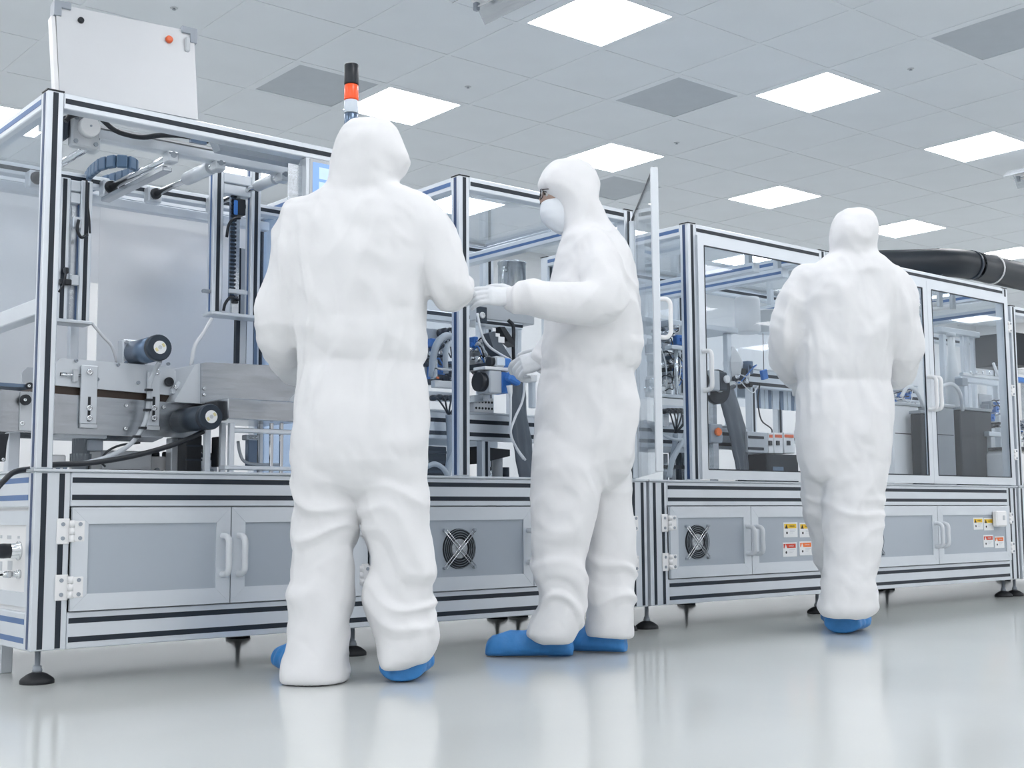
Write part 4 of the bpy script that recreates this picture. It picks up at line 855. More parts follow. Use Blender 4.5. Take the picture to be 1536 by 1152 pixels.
def connector_bank(label, pts, conv, tail, Y, group='black connector banks'):
    p0 = PY(*pts[0], Y); t = thing('connector_bank', label, 'connectors', p0, group)
    x0 = PY(pts[0][0] - 5, pts[0][1], Y).x; x1 = PY(pts[-1][0] + 5, pts[-1][1], Y).x; zm = PY(*pts[len(pts) // 2], Y).z
    b = MB(); b.box(x0, x1, Y + .012, Y + .05, zm - .012, zm + .028, 0, .003); b.build('manifold', M['plate'], t)
    cc = PY(*conv, Y - .02)
    for px, py in pts:
        p = PY(px, py, Y); b = MB(); b.lathe(p + Vector((0, .012, 0)), (0, -1, 0), [(0, .013), (.014, .014), (.026, .012), (.034, .007)], 10); k = b.build('connector', M['black'], t)
        q = p + Vector((0, -.02, 0)); cable(k, [q, q + Vector((0, -.02, -.012)), (q + cc) / 2 + Vector((random.uniform(-.01, .01), -.02, -.01)), cc + Vector((random.uniform(-.008, .008), 0, random.uniform(-.01, .01)))], .0042, n=6, sm=4)
    tl = [PY(*q, Y - .015) for q in tail]; cable(t, [cc] + tl, .014, 'grey', 'bundle_sleeve', 9)
    return t
def pneu(label, x0, y0, x1, y1, Y, n=14, seed=1, group='pneumatic valve units', dep=.10, blue=.25):
    rnd = random.Random(seed); xa, xb, za, zb_ = pb(x0, y0, x1, y1, Y)
    t = thing('pneumatic_unit', label, 'valve unit', ((xa + xb) / 2, Y, za), group)
    b = MB(); b.box(xa + .1 * (xb - xa), xb - .1 * (xb - xa), Y + dep - .012, Y + dep, za, zb_, 0, .003); b.build('mount_plate', M['lgrey'], t)
    for i in range(n):
        u, v = rnd.random(), rnd.random(); x = xa + u * (xb - xa); z = za + v * (zb_ - za); s = rnd.uniform(.012, .03); y = Y + rnd.uniform(0, dep * .5)
        q = rnd.random(); b = MB()
        if q < .45:
            w_, h_ = s * rnd.uniform(.6, 1.3), s * rnd.uniform(.6, 1.6); b.box(x - w_, x + w_, y, Y + dep - .012, z - h_, z + h_, 0, .003)
            b.cyl((x, y - .012, z), (x, y, z), s * .35, n=10); o_ = b.build('valve_body', M[rnd.choice(['black', 'white', 'motorblue', 'lgrey', 'grey']) if rnd.random() > blue else 'blue'], t)
        elif q < .75:
            b.lathe((x, Y + dep - .012, z), (0, -1, 0), [(0, s * .8), (dep * .4, s * .8), (dep * .4, s * .55), (dep * .7, s * .55), (dep * .7, s * .7), (dep * .85, s * .6)], 12); b.build('air_fitting', M[rnd.choice(['chrome', 'black', 'chrome', 'motor'])], t)
        else:
            b.cyl((x - .03, y, z), (x + .03, y, z), s * .5, n=10); b.build('air_cylinder', M['chrome'], t)
        if i % 3 == 0:
            p = Vector((x, y - .012, z)); e = Vector((xa + rnd.random() * (xb - xa), Y + dep * .3, za + rnd.random() * (zb_ - za)))
            cable(t, [p, p + Vector((0, -.03, .01)), (p + e) / 2 + Vector((0, -.05, rnd.uniform(-.05, .03))), e + Vector((0, -.03, 0)), e], .0032, rnd.choice(['black', 'whitehose', 'blue', 'black']), 'air_tube', 6, 4)
    return t
def film_web(label, left, right, Y, seed=1, amp=.012):
    """hanging sheet: left/right are matching pixel edges from top to bottom"""
    t = thing('film_web', label, 'film', PY(*left[-1], Y)); b = MB(); n = 10; rows = []
    for (lx, ly), (rx_, ry_) in zip(left, right):
        a = PY(lx, ly, Y); c = PY(rx_, ry_, Y + .03)
        rows.append([a.lerp(c, i / n) + Vector((0, amp * noise.noise(Vector((i * .55, ly * .02, seed))) - amp * 1.2 * math.sin(i / n * math.pi), 0)) for i in range(n + 1)])
    dense = []
    for k in range(len(rows) - 1):
        for s in range(5): dense.append([rows[k][i].lerp(rows[k + 1][i], s / 5) + Vector((0, .004 * noise.noise(Vector((i * .8, (k * 5 + s) * .5, seed * 3))), 0)) for i in range(n + 1)])
    dense.append(rows[-1]); vs_ = [p for r in dense for p in r]; m = n + 1; N = len(vs_)
    vs2 = vs_ + [p + Vector((0, .004, 0)) for p in vs_]; fs = []
    for k in range(len(dense) - 1):
        for i in range(n):
            a = k * m + i; fs.append((a, a + m, a + m + 1, a + 1)); fs.append((N + a, N + a + 1, N + a + m + 1, N + a + m))
    for k in range(len(dense) - 1):
        a = k * m; fs.append((a, N + a, N + a + m, a + m)); a += n; fs.append((a, a + m, N + a + m, N + a))
    b._add(vs2, fs, 0, True); b.build('film_sheet', M['film'], t)
    p = (PY(*left[0], Y) + PY(*right[0], Y + .03)) / 2; d = (PY(*right[0], Y + .03) - PY(*left[0], Y)); b = MB(); b.cyl(p - d * .55, p + d * .55, .012, n=10); b.build('hanging_rod', M['motor'], t)
    return t
def servo(label, x0, x1, y0, y1, Y, blue=True, group='servo drives'):
    xa, xb, za, zb_ = pb(x0, y0, x1, y1, Y); t = thing('servo_drive', label, 'servo', ((xa + xb) / 2, Y, za), group); L_ = xb - xa; zc_ = (za + zb_) / 2; r = (zb_ - za) / 2
    b = MB(); b.box(xa, xa + L_ * .55, Y, Y + 2 * r, za, zb_, 0, .005); b.build('drive_case', M['lgrey'], t)
    b = MB(); b.box(xa + L_ * .55, xb, Y + .002, Y + 2 * r - .002, za + .004, zb_ - .004, 0, .006); b.build('drive_face', M['blue' if blue else 'motor'], t)
    b = MB(); b.cyl((xa - L_ * .25, Y + r, zc_), (xa, Y + r, zc_), r * .85, n=18); b.build('motor_barrel', M['black'], t)
    return t, xa, xb, za, zb_

# ---- bench rails through the middle enclosure
YB = 4.40
tb_, bz0, bz1 = bench('aluminium bench inside the middle enclosure', X2a + .06, X2b - PW - .01, YB, 622, 730, 39, 3)
# seen left of the post of the middle enclosure
zcr = PY(660, 474, YB + .1).z
b = MB(); b.box(X2a + .06, X2a + .48, YB + .1, YB + .15, zcr - .022, zcr + .022, 0, .003); o_ = b.build('cross_rail', M['alu'], tb_); b = MB(); b.box(X2a + .063, X2a + .477, YB + .0985, YB + .1005, zcr + .002, zcr + .018); b.build('slot_strip', M['slot'], o_)
for xq in (X2a + .07, X2a + .43):
    b = MB(); b.box(xq, xq + .045, YB + .11, YB + .155, bz1 + .0105, zcr - .0225, 0, .003); b.build('upright', M['alu'], tb_)
hose_thing([PY(648, 565, YB), PY(650, 535, YB - .01), PY(656, 515, YB - .02), PY(668, 504, YB - .01), PY(683, 506, YB + .03)], .016, 'hose', 'corrugated_hose', 'thick grey hose arching left of the middle enclosure post', 'hose')
hose_thing([PY(669, 560, YB), PY(668, 535, YB - .01), PY(672, 518, YB - .01), PY(684, 513, YB + .02)], .012, 'hose', 'corrugated_hose', 'thinner grey hose arching right beside the middle enclosure post', 'hose')
pneu('cluster of valves and blue fittings left of the middle enclosure post', 652, 490, 690, 575, YB + .04, 18, 3)
connector_bank('fan of black connectors left of the middle enclosure post', [(650, 597), (659, 596), (668, 597), (677, 597), (684, 598)], (673, 622), [(674, 640), (675, 665), (674, 690), (671, 710)], YB - .03)
hose_thing([PY(690, 655, YB - .06), PY(684, 672, YB - .06), PY(677, 690, YB - .06), PY(671, 714, YB - .06)], .013, 'hose', 'corrugated_hose', 'pale grey hose dropping to the worktop by the middle post', 'hose')
hose_thing([PY(640, 700, YB - .12), PY(652, 696, YB - .12), PY(664, 702, YB - .12), PY(672, 714, YB - .12)], .011, 'hose', 'corrugated_hose', 'pale grey hose lying on the worktop beside the nearest worker', 'hose')
t = thing('gripper_bracket', 'steel gripper bracket with an orange lamp left of the middle post', 'bracket', PY(655, 568, YB - .02))
part_box('bracket_body', 'steel', t, 651, 540, 657, 568, YB - .02, .03); part_box('bracket_arm', 'chrome', t, 651, 552, 690, 556, YB - .02, .012); part_box('orange_lamp', 'orange', t, 655, 565, 659, 568, YB - .024, .004, .001)
b = MB(); b.box(PY(650, 568, YB).x, PY(688, 568, YB).x, YB - .01, YB + .02, PY(660, 582, YB).z, PY(660, 571, YB).z, 0, .003); b.build('white_block', M['white'], t)
# ---- dark machinery below the bench
t = thing('drive_train', 'dark drive machinery under the bench in the middle enclosure', 'machinery', PY(740, 715, YB + .1)); t.location.z = ZW
xa, xb, za, zb_ = pb(640, 668, 686, 716, YB + .12); xa = max(xa, X2a + .06); b = MB(); b.box(xa, xb, YB + .2, YB + .3, ZW, bz0 - .02, 0, .004); b.build('gearbox', M['dkbox'], t)
for q in (.2, .45, .7): b = MB(); b.box(xa - .002, xb + .002, YB + .192, YB + .2, ZW + q * (bz0 - ZW), ZW + q * (bz0 - ZW) + .012); b.build('gearbox_rib', M['motor'], t)
xa, xb, za, zb_ = pb(716, 664, 765, 700, YB + .1); b = MB(); b.prism([(xa, YB + .1, bz0 - .02), (xb, YB + .1, bz0 - .03), (xb, YB + .1, bz0 - .06), (xa, YB + .1, bz0 - .10)], (0, .06, 0)); b.build('swing_arm', M['black'], t)
for px, w_, mt in ((722, 7, 'chrome'), (734, 5, 'chrome'), (746, 8, 'lgrey'), (758, 6, 'motor')):
    p = PY(px, 700, YB + .16); r = px_r(w_, px, 700, YB + .16); b = MB(); b.cyl((p.x, YB + .16, ZW), (p.x, YB + .16, bz0 - .11 if w_ < 8 else bz0 - .03), r, n=14); b.build('guide_column', M[mt], t)
# ---- steel pot, upper gear of the middle enclosure
t = thing('steel_pot', 'brushed steel pot with lid and handle in the middle enclosure', 'pot', PY(768, 455, YB + .2))
p0 = PY(768, 452, YB + .2); r = px_r(21, 768, 420, YB + .2); h_ = PY(768, 393, YB + .2).z - p0.z
b = MB(); b.lathe(p0, (0, 0, 1), [(0, r * .97), (.01, r), (h_ - .012, r), (h_ - .012, r * 1.04), (h_ - .004, r * 1.05), (h_, r * .9), (h_ + .006, r * .3)], 32); b.build('pot_body', M['steel'], t)
hx = p0.x - r; b = MB(); b.tube([(hx + .005, p0.y - .03, p0.z + h_ * .3), (hx - .03, p0.y - .05, p0.z + h_ * .35), (hx - .028, p0.y - .05, p0.z + h_ * .65), (hx - .012, p0.y - .04, p0.z + h_ * .78), (hx + .01, p0.y - .03, p0.z + h_ * .7)], .006, 8); b.build('pot_handle', M['chrome'], t)
t2 = thing('pot_shelf', 'grey shelf box carrying the steel pot in the middle enclosure', 'shelf', PY(748, 500, YB + .12))
xa, xb, za, zb_ = pb(722, 455, 800, 483, YB + .1); b = MB(); b.box(xa, xb, YB + .09, YB + .34, za, p0.z - .001, 0, .004); b.build('shelf_box', M['lgrey'], t2)
b = MB(); b.box(xa - .02, X2b - .2, YB + .09, YB + .12, za - .03, za - .001, 0, .003); sr = b.build('shelf_rail', M['alu'], t2); b = MB(); b.box(xa - .018, X2b - .202, YB + .0885, YB + .0905, za - .022, za - .008); b.build('slot_strip', M['slot'], sr)
for xq in (xa + .01, X2b - .25):
    b = MB(); b.box(xq, xq + .035, YB + .125, YB + .16, bz1 + .010, za - .001, 0, .003); b.build('shelf_leg', M['alu'], t2)
part_box('clamp_plate', 'motor', t2, 717, 460, 731, 484, YB + .07, .015); bolt(t2, 723, 473, YB + .07, 5, 'white')
t = thing('roof_crossbar', 'aluminium cross beam under the roof of the middle enclosure', 'beam', (X2a + .5, 4.45, 1.6))
b = MB(); xq = X2a + .62; b.box(xq, xq + .05, Y0 + PW + .01, YR - PW - .01, ZE - .17, ZE - .12, 0, .003); cbm = b.build('beam_profile', M['alu'], t)
b = MB(); b.box(xq - .0012, xq + .001, Y0 + PW + .02, YR - PW - .02, ZE - .151, ZE - .139); b.build('slot_strip', M['slotblue'], cbm)
for yy in (Y0 + .12, YR - .16): b = MB(); b.box(xq + .01, xq + .04, yy, yy + .03, ZE - .1195, ZE - .0125); b.build('hanger', M['plate'], t)
# ---- servos, film and cables of the middle enclosure
YV = 4.22
t, xa, xb, za, zb_ = servo('black servo with a blue end and pale screen held above the bench', 744, 768, 535, 551, YV + .03)
part_box('servo_screen', 'clearlens', t, 746, 537, 758, 548, YV + .027, .004, .001)
b = MB(); b.box((xa + xb) / 2 - .02, (xa + xb) / 2 + .02, YV + .08, YB + .1, za + .005, za + .03); b.build('servo_arm', M['motor'], t)
t, xa, xb, za, zb_ = servo('grey servo drive with bright blue face and plug in the middle enclosure', 735, 768, 556, 590, YV)
b = MB(); b.box(xa - .03, xb + .0, YV - .004, YV + .08, zb_ + .001, zb_ + .014, 0, .002); b.build('cover_strip', M['white'], t)
p = PY(770, 568, YV - .03); b = MB(); b.obox(p, Vector((.034, 0, -.012)), (0, .018, 0), Vector((.007, 0, .02)), 0, .008); b.build('blue_plug', M['blue'], t)
p2 = PY(764, 578, YV - .03); b = MB(); b.lathe(p2, Vector((.15, 0, -1)), [(0, .014), (.03, .011), (.05, .006)], 10); b.build('plug_sleeve', M['white'], t)
b = MB(); b.box(xa + .01, xa + .05, YV + .06, YB + .06, za - .03, za - .001); b.build('servo_bracket', M['steel'], t)
cable(t, [PY(766, 588, YV - .03), PY(766, 620, YV - .05), PY(766, 650, YV - .05), PY(776, 675, YV - .05), PY(785, 688, YV - .04)], .0055, 'whitehose')
hose_thing([PY(776, 548, YV - .03), PY(786, 570, YV - .06), PY(784, 600, YV - .06), PY(772, 628, YV - .06), PY(766, 650, YV - .06), PY(775, 672, YV - .05), PY(788, 690, YV - .04)], .0055, 'whitehose', 'white_cable', 'long white cable hanging in a bend over the dark film', 'cable')
film_web('dark grey film sheet hanging from the bench in front of the masked worker', [(772, 552), (764, 580), (766, 620), (770, 660), (776, 700), (780, 716)], [(783, 550), (788, 580), (791, 620), (797, 660), (802, 700), (803, 716)], YV + .05, 2)
t = thing('film_chute', 'dark slanted film chute inside the middle enclosure', 'chute', PY(755, 540, YV + .08)); b = MB(); ppoly(b, [(733, 500), (742, 497), (772, 545), (760, 548), (740, 522)], YV + .12, .06); b.build('chute_plate', M['film'], t)
b = MB(); ppoly(b, [(750, 490), (757, 490), (772, 512), (772, 520), (762, 512)], YV + .14, .05); b.build('chute_guard', M['black'], t)
for q in ((739, 492, 744, 497), (744, 500, 750, 505), (748, 505, 757, 514)): part_box('chute_light', 'white', t, *q, YV + .115, .006, .001)
hose_thing([PY(716, 470, YB - .08), PY(722, 500, YB - .1), PY(732, 518, YB - .1), PY(748, 530, YB - .1), PY(766, 540, YB - .08)], .006, 'whitehose', 'air_hose', 'clear air hose sagging across the middle enclosure', 'hose')
hose_thing([PY(762, 480, YB), PY(770, 490, YB - .01), PY(770, 520, YB - .01), PY(771, 552, YB)], .009, 'black', 'motor_cable', 'thick black cable dropping from the pot shelf', 'cable')
t = thing('terminal_block', 'white terminal block with rows of small holes on the middle bench', 'terminal block', PY(730, 622, YB)); t.location.z = bz1 + .0101
xa, xb, za, zb_ = pb(712, 605, 742, 621, YB); b = MB(); b.box(xa, xb, YB + .005, YB + .06, bz1 + .0101, bz1 + .075, 0, .003); b.build('block_body', M['white'], t)
for i in range(6):
    for j in range(2): b = MB(); xq = xa + .012 + i * (xb - xa - .024) / 5; b.cyl((xq, YB + .003, bz1 + .028 + j * .028), (xq, YB + .006, bz1 + .028 + j * .028), .0055, n=8); b.build('terminal_hole', M['ink'], t)
t = thing('side_table_plate', 'white plate behind the masked worker inside the middle enclosure', 'plate', PY(800, 575, YB + .2)); part_box('plate_body', 'white', t, 786, 562, 806, 572, YB + .12, .12); part_box('plate_frame', 'alu', t, 776, 482, 783, 612, YB + .2, .03)
part_box('plate_leg', 'alu', t, 798, 572, 804, 612, YB + .16, .03)
pneu('small valve group beside the post inside the middle enclosure', 716, 510, 742, 556, YB + .05, 10, 8)

# ================================================================ gap and third enclosure
YE = 4.45; xb0 = X3a + .07
tc, cz0, cz1 = bench('aluminium bench inside the third enclosure with the closed door', xb0, X3b - PW - .01, YE, 640, 1070, 33, 2)
pneu('dense cluster of valves and fittings seen left of the third enclosure post', 992, 505, 1030, 590, YE - .1, 26, 21, dep=.12)
pneu('blue and chrome sensor group above the connector fan by the third enclosure', 996, 482, 1030, 512, YE - .08, 9, 22, blue=.5)
connector_bank('fan of black connectors behind the open glass door handle', [(996, 617), (1002, 616), (1008, 616), (1014, 616), (1020, 616), (1026, 617), (1031, 617)], (1013, 650), [(1012, 668), (1008, 690), (1004, 714)], YE - .14)
t = thing('manifold_block', 'white manifold block above the connector fan', 'manifold', PY(1012, 613, YE - .12)); part_box('block_body', 'white', t, 993, 598, 1032, 612, YE - .12, .06); part_box('block_cap', 'plate', t, 990, 592, 1034, 597, YE - .125, .07)
b = MB(); b.box(PY(1012, 600, YE - .12).x - .02, PY(1012, 600, YE - .12).x + .02, YE - .06, YE + .01, cz1 - .02, PY(1012, 612, YE - .1).z + .02); b.build('block_bracket', M['steel'], t)
t = thing('guide_rod', 'bright vertical guide rod left of the third enclosure post', 'rod', PY(1015, 595, YE - .16)); p = PY(1015, 592, YE - .15); b = MB(); b.cyl((p.x, YE - .15, p.z), (p.x, YE - .15, PY(1015, 525, YE - .15).z), .011, n=10); b.build('rod', M['chrome'], t)
b = MB(); b.box(p.x - .05, p.x + .04, YE - .17, YE - .12, PY(1015, 525, YE - .15).z, PY(1015, 519, YE - .15).z, 0, .003); b.build('rod_head', M['plate'], t)
hose_thing([PY(1031, 620, YE - .18), PY(1029, 650, YE - .2), PY(1018, 672, YE - .2), PY(1008, 692, YE - .2), PY(1004, 716, YE - .2)], .014, 'hose', 'corrugated_hose', 'pale hose curving down left of the third enclosure post', 'hose')
hose_thing([PY(968, 632, YE - .2), PY(980, 640, YE - .2), PY(1000, 655, YE - .2), PY(1018, 660, YE - .2), PY(1030, 655, YE - .2)], .008, 'hose', 'air_hose', 'grey hose crossing low behind the open glass door', 'hose')
hose_thing([PY(960, 640, YE - .15), PY(966, 632, YE - .15), PY(976, 638, YE - .15), PY(984, 655, YE - .15), PY(986, 690, YE - .15)], .008, 'hose', 'air_hose', 'grey hose looping behind the open glass pane', 'hose')
t = thing('guide_rod_set', 'dark steel rods standing at the back of the gap before the third enclosure', 'rods', PY(1012, 716, YE + .1)); t.location.z = ZW
for px, w_, mt in ((998, 4, 'steel'), (1008, 5, 'steel'), (1018, 5, 'motor'), (1026, 4, 'steel')):
    p = PY(px, 700, YE + .12); b = MB(); b.cyl((p.x, YE + .12, ZW), (p.x, YE + .12, cz0 - .02 if px != 998 else cz0 - .03), px_r(w_, px, 700, YE), n=12); b.build('support_rod', M[mt], t)
part_box('black_lever', 'black', t, 996, 698, 1034, 703, YE + .06, .03)
# large white tank and machinery of the third enclosure
t = thing('white_tank', 'large white tank in the upper third enclosure', 'tank', PY(1120, 505, YE + .15))
p0 = PY(1122, 500, YE + .15); r = px_r(19, 1122, 480, YE + .15); h_ = PY(1122, 447, YE + .15).z - p0.z
b = MB(); b.lathe(p0, (0, 0, 1), [(0, r * .9), (.01, r), (h_ - .02, r), (h_, r * .92), (h_ + .004, r * .2)], 28); b.build('tank_body', M['white'], t)
p1_ = PY(1152, 500, YE + .2); b = MB(); b.lathe(p1_, (0, 0, 1), [(0, r * .9), (h_ * .62, r * .9), (h_ * .62, r * .96), (h_ * .66, r * .96), (h_ * .68, r * .1)], 24); b.build('tank_drum', M['label'], t)
b = MB(); b.box(X3a + .06, X3b - .06, YE + .05, YE + .4, p0.z - .03, p0.z - .001, 0, .003); b.build('tank_shelf', M['plate'], t)
for xq in (X3a + .1, X3b - .12): b = MB(); b.box(xq, xq + .035, YE + .08, YE + .115, cz1 + .0105, p0.z - .0305, 0, .003); b.build('tank_leg', M['alu'], t)
t = thing('roof_crossbar', 'aluminium double beam under the roof of the third enclosure', 'beam', (X3a + .5, 4.45, 1.6))
for k, xq in enumerate((X3a + .55, X3a + .78)):
    b = MB(); b.box(xq, xq + .05, Y0 + PW + .01, YR - PW - .01, ZE - .16, ZE - .11, 0, .003); o_ = b.build('beam_profile', M['alu'], t)
    b = MB(); b.box(xq - .0012, xq + .001, Y0 + PW + .02, YR - PW - .02, ZE - .142, ZE - .128); b.build('slot_strip', M['slotblue'], o_)
    b = MB(); b.box(xq + .01, xq + .04, Y0 + .1, Y0 + .13, ZE - .1095, ZE - .0125); b.build('hanger', M['plate'], t)
YD = 4.25
t, xa, xb, za, zb_ = servo('dark servo motor with a pale round end behind the third enclosure door', 1066, 1092, 556, 586, YD, False)
p = PY(1089, 569, YD - .01); b = MB(); b.lathe(p, (0, -1, 0), [(0, .02), (.012, .02), (.014, .014)], 16); b.build('round_end', M['white'], t); b = MB(); b.box(xa, xa + .05, YD + .05, YE + .04, za - .02, za - .001); b.build('servo_bracket', M['steel'], t)
film_web('dark grey film sheet hanging behind the third enclosure door', [(1078, 590), (1086, 620), (1094, 650), (1100, 680), (1106, 708)], [(1100, 580), (1110, 610), (1118, 640), (1122, 670), (1122, 708)], YD + .1, 5)
t = thing('reel_guide', 'dark reel with a thin ring behind the third enclosure door', 'reel', PY(1078, 600, YD + .05)); p = PY(1078, 580, YD + .06); b = MB(); b.lathe(p, (0, 1, 0), [(0, .09), (.03, .09)], 28); b.build('reel_disc', M['dkbox'], t)
b = MB(); b.lathe(p - Vector((0, .012, 0)), (0, 1, 0), [(0, .03), (.012, .03)], 16); b.build('reel_hub', M['lgrey'], t); b = MB(); b.box(p.x - .015, p.x + .015, p.y + .03, p.y + .06, ZW, p.z + .02); b.build('reel_stand', M['steel'], t)
t = thing('stop_button', 'orange stop button on a grey box at the left of the third enclosure', 'button', PY(1074, 660, YD)); part_box('button_box', 'grey', t, 1066, 636, 1084, 664, YD - .02, .05); p = PY(1075, 648, YD - .02); b = MB(); b.lathe(p, (0, -1, 0), [(0, .018), (.012, .022), (.02, .018)], 14); b.build('button_cap', M['orange'], t)
part_box('button_stand', 'steel', t, 1071, 664, 1079, 716, YD, .03)
t = thing('cable_tray', 'grey cable tray with black slots on the third enclosure worktop', 'tray', PY(1140, 680, YD + .1)); part_box('tray_body', 'lgrey', t, 1122, 648, 1152, 679, YD + .1, .1); part_box('tray_slot', 'slot', t, 1123, 654, 1146, 658, YD + .097, .005, 0); part_box('tray_slot', 'slot', t, 1123, 671, 1146, 675, YD + .097, .005, 0)
xa, xb, za, zb_ = pb(1122, 680, 1152, 716, YD + .1); b = MB(); b.box(xa + .01, xb - .01, YD + .12, YD + .18, ZW, za - .0005); b.build('tray_stand', M['dkbox'], t)
for i, (a, c, lab) in enumerate(((1153, 1160.5, 'leftmost grey tester box with a red label in the third enclosure'), (1161.5, 1174.5, 'middle grey tester box with a red label in the third enclosure'), (1176, 1192, 'right grey tester box with a red label beside the farthest worker'))):
    t = thing('tester_box', lab, 'box', PY((a + c) / 2, 680, YD + .15), 'grey tester boxes in a row'); part_box('box_body', 'white', t, a, 649, c, 680, YD + .15, .12); part_box('red_label', 'redbtn', t, a + 1.5, 652, c - 1.5, 656.5, YD + .147, .004, 0); part_box('toggle', 'black', t, (a + c) / 2 - 2, 661, (a + c) / 2 + 2, 668, YD + .14, .012, .001)
t = thing('box_stand', 'dark equipment stand below the grey tester boxes', 'stand', PY(1170, 716, YD + .15)); t.location.z = ZW; xa, xb, za, zb_ = pb(1152, 681, 1200, 716, YD + .13); b = MB(); b.box(xa, xb, YD + .14, YD + .3, ZW, zb_ - .001, 0, .004); b.build('stand_body', M['dkbox'], t); part_box('stand_light', 'motorblue', t, 1160, 700, 1176, 714, YD + .135, .006)
t = thing('ribbed_curtain', 'pale blue ribbed strip curtain at the back of the third enclosure', 'curtain', PY(1165, 617, YE + .2))
xa, xb, za, zb_ = pb(1136, 587, 1215, 615, YE + .2)
for i in range(14): xq = xa + i * (xb - xa) / 14; b = MB(); b.box(xq, xq + (xb - xa) / 14 * .82, YE + .2 + (i % 2) * .004, YE + .206 + (i % 2) * .004, za, zb_); b.build('strip', M['clearlens' if i % 3 else 'motorblue'], t)
b = MB(); b.box(xa - .01, xb + .01, YE + .19, YE + .22, zb_, zb_ + .04, 0, .003); b.build('curtain_rail', M['white'], t)
t = thing('white_hopper', 'white hopper cone beside the dark servo in the third enclosure', 'hopper', PY(1100, 570, YE + .1)); p = PY(1100, 566, YE + .1); b = MB(); b.lathe(p, (0, 0, 1), [(0, .045), (.08, .06), (.12, .045), (.17, .01)], 6, sm=False); b.build('hopper_body', M['white'], t); b = MB(); b.cyl((p.x, p.y, cz1 + .0105), p, .02, n=10); b.build('hopper_pipe', M['clearlens'], t)
pneu('valve group with blue block in the middle of the third enclosure', 1108, 548, 1136, 580, YE + .02, 8, 31)
hose_thing([PY(1140, 575, YE), PY(1137, 600, YE), PY(1142, 630, YE), PY(1158, 645, YE), PY(1152, 665, YE)], .004, 'black', 'sensor_cable', 'thin dark cable dangling from the blue sensor in the third enclosure', 'cable')
t = thing('blue_sensor', 'small blue sensor hanging on a thin cable in the third enclosure', 'sensor', PY(1145, 568, YE)); b = MB(); p = PY(1146, 562, YE); b.obox(p, Vector((.022, 0, .006)), (0, .012, 0), Vector((-.006, 0, .026)), 0, .004); b.build('sensor_case', M['blue'], t); b = MB(); b.cyl(p + Vector((0, .0, .02)), Vector((p.x, p.y, PY(1146, 500, YE).z)), .002, n=6); b.build('sensor_wire', M['black'], t)

# ================================================================ double-door enclosure
YH = 4.30
def crate(label, x0, y0, x1, y1, Y, dep, mt, lid='lgrey', group=None):
    t = thing('equipment_case', label, 'case', PY((x0 + x1) / 2, y1, Y), group); t.location.z = ZW; xa, xb, za, zb_ = pb(x0, y0, x1, y1, Y)
    b = MB(); b.box(xa, xb, Y, Y + dep, ZW, zb_ - .02, 0, .006); b.build('case_body', M[mt], t); b = MB(); b.box(xa - .006, xb + .006, Y - .006, Y + dep + .006, zb_ - .0195, zb_, 0, .004); b.build('case_lid', M[lid], t)
    b = MB(); b.box(xa + .02, xb - .02, Y - .002, Y + .001, ZW + (zb_ - ZW) * .62, ZW + (zb_ - ZW) * .63); b.build('case_seam', M['ink'], t)
    return t
crate('pale grey case on the left behind the double glass doors', 1340, 604, 1380, 716, YH + .05, .12, 'white', 'lgrey', 'equipment cases')
crate('dark case at the dividing stile of the double glass doors', 1382, 616, 1400, 716, YH - .06, .07, 'dkbox', 'midbox', 'equipment cases')
crate('mid grey case right of the dividing stile', 1403, 606, 1433, 716, YH + .02, .13, 'midbox', 'lgrey', 'equipment cases')
crate('tall black case behind the right glass door', 1442, 612, 1489, 716, YH + .03, .10, 'dkbox', 'midbox', 'equipment cases')
t = thing('support_leg_unit', 'white support legs at the right inside the last glass door', 'support', PY(1498, 716, YH)); t.location.z = ZW
for q in ((1488, 655, 1494, 716), (1499, 672, 1506, 716)):
    xa, xb, za, zb_ = pb(*q, YH); b = MB(); b.box(xa, xb, YH, YH + .05, ZW, zb_, 0, .004); b.build('support_leg', M['lgrey'], t)
part_box('support_head', 'plate', t, 1484, 648, 1510, 655, YH - .005, .07)
te, ez0, ez1 = bench('aluminium bench behind the cases in the double-door enclosure', X4a + .07, X4b - .07, YE + .1, 590, 1470, 22, 3)
t = thing('pick_arm', 'bright linear pick arm above the black case', 'linear axis', PY(1460, 580, YE)); part_box('arm_rail', 'alu', t, 1442, 568, 1508, 576, YE, .05); part_box('arm_slide', 'chrome', t, 1445, 562, 1508, 567, YE - .01, .03); part_box('arm_block', 'grey', t, 1444, 567, 1452, 578, YE - .02, .06)
for px in (1456, 1465, 1474, 1484, 1496): bolt(t, px, 559, YE - .005, 2.5, 'chrome', 'arm_fitting')
for xq in (1450, 1500): p = PY(xq, 576, YE); b = MB(); b.box(p.x - .02, p.x + .02, YE + .005, YE + .045, ZW, p.z, 0, .003); b.build('arm_post', M['alu'], t)
t = thing('guide_post_pair', 'pair of tall bright guide posts in the double-door enclosure', 'posts', PY(1462, 590, YE + .2))
for px, w_ in ((1448, 2.5), (1455, 4), (1464, 3), (1420, 4)):
    p = PY(px, 580, YE + .25); b = MB(); r = px_r(w_, px, 580, YE + .25); b.box(p.x - r, p.x + r, YE + .25, YE + .25 + 2 * r, ZW, PY(px, 502, YE + .25).z, 0, .003); b.build('guide_post', M['alu'], t)
part_box('post_yoke', 'plate', t, 1412, 494, 1470, 502, YE + .22, .08)
t = thing('white_dispenser', 'white bottle-shaped dispenser in the double-door enclosure', 'dispenser', PY(1430, 590, YE + .15)); p = PY(1430, 585, YE + .15); h_ = PY(1430, 506, YE + .15).z - ZW; b = MB(); b.lathe((p.x, p.y, ZW), (0, 0, 1), [(0, .05), (h_ * .72, .05), (h_ * .82, .035), (h_ * .9, .025), (h_, .025)], 18); b.build('dispenser_body', M['label'], t)
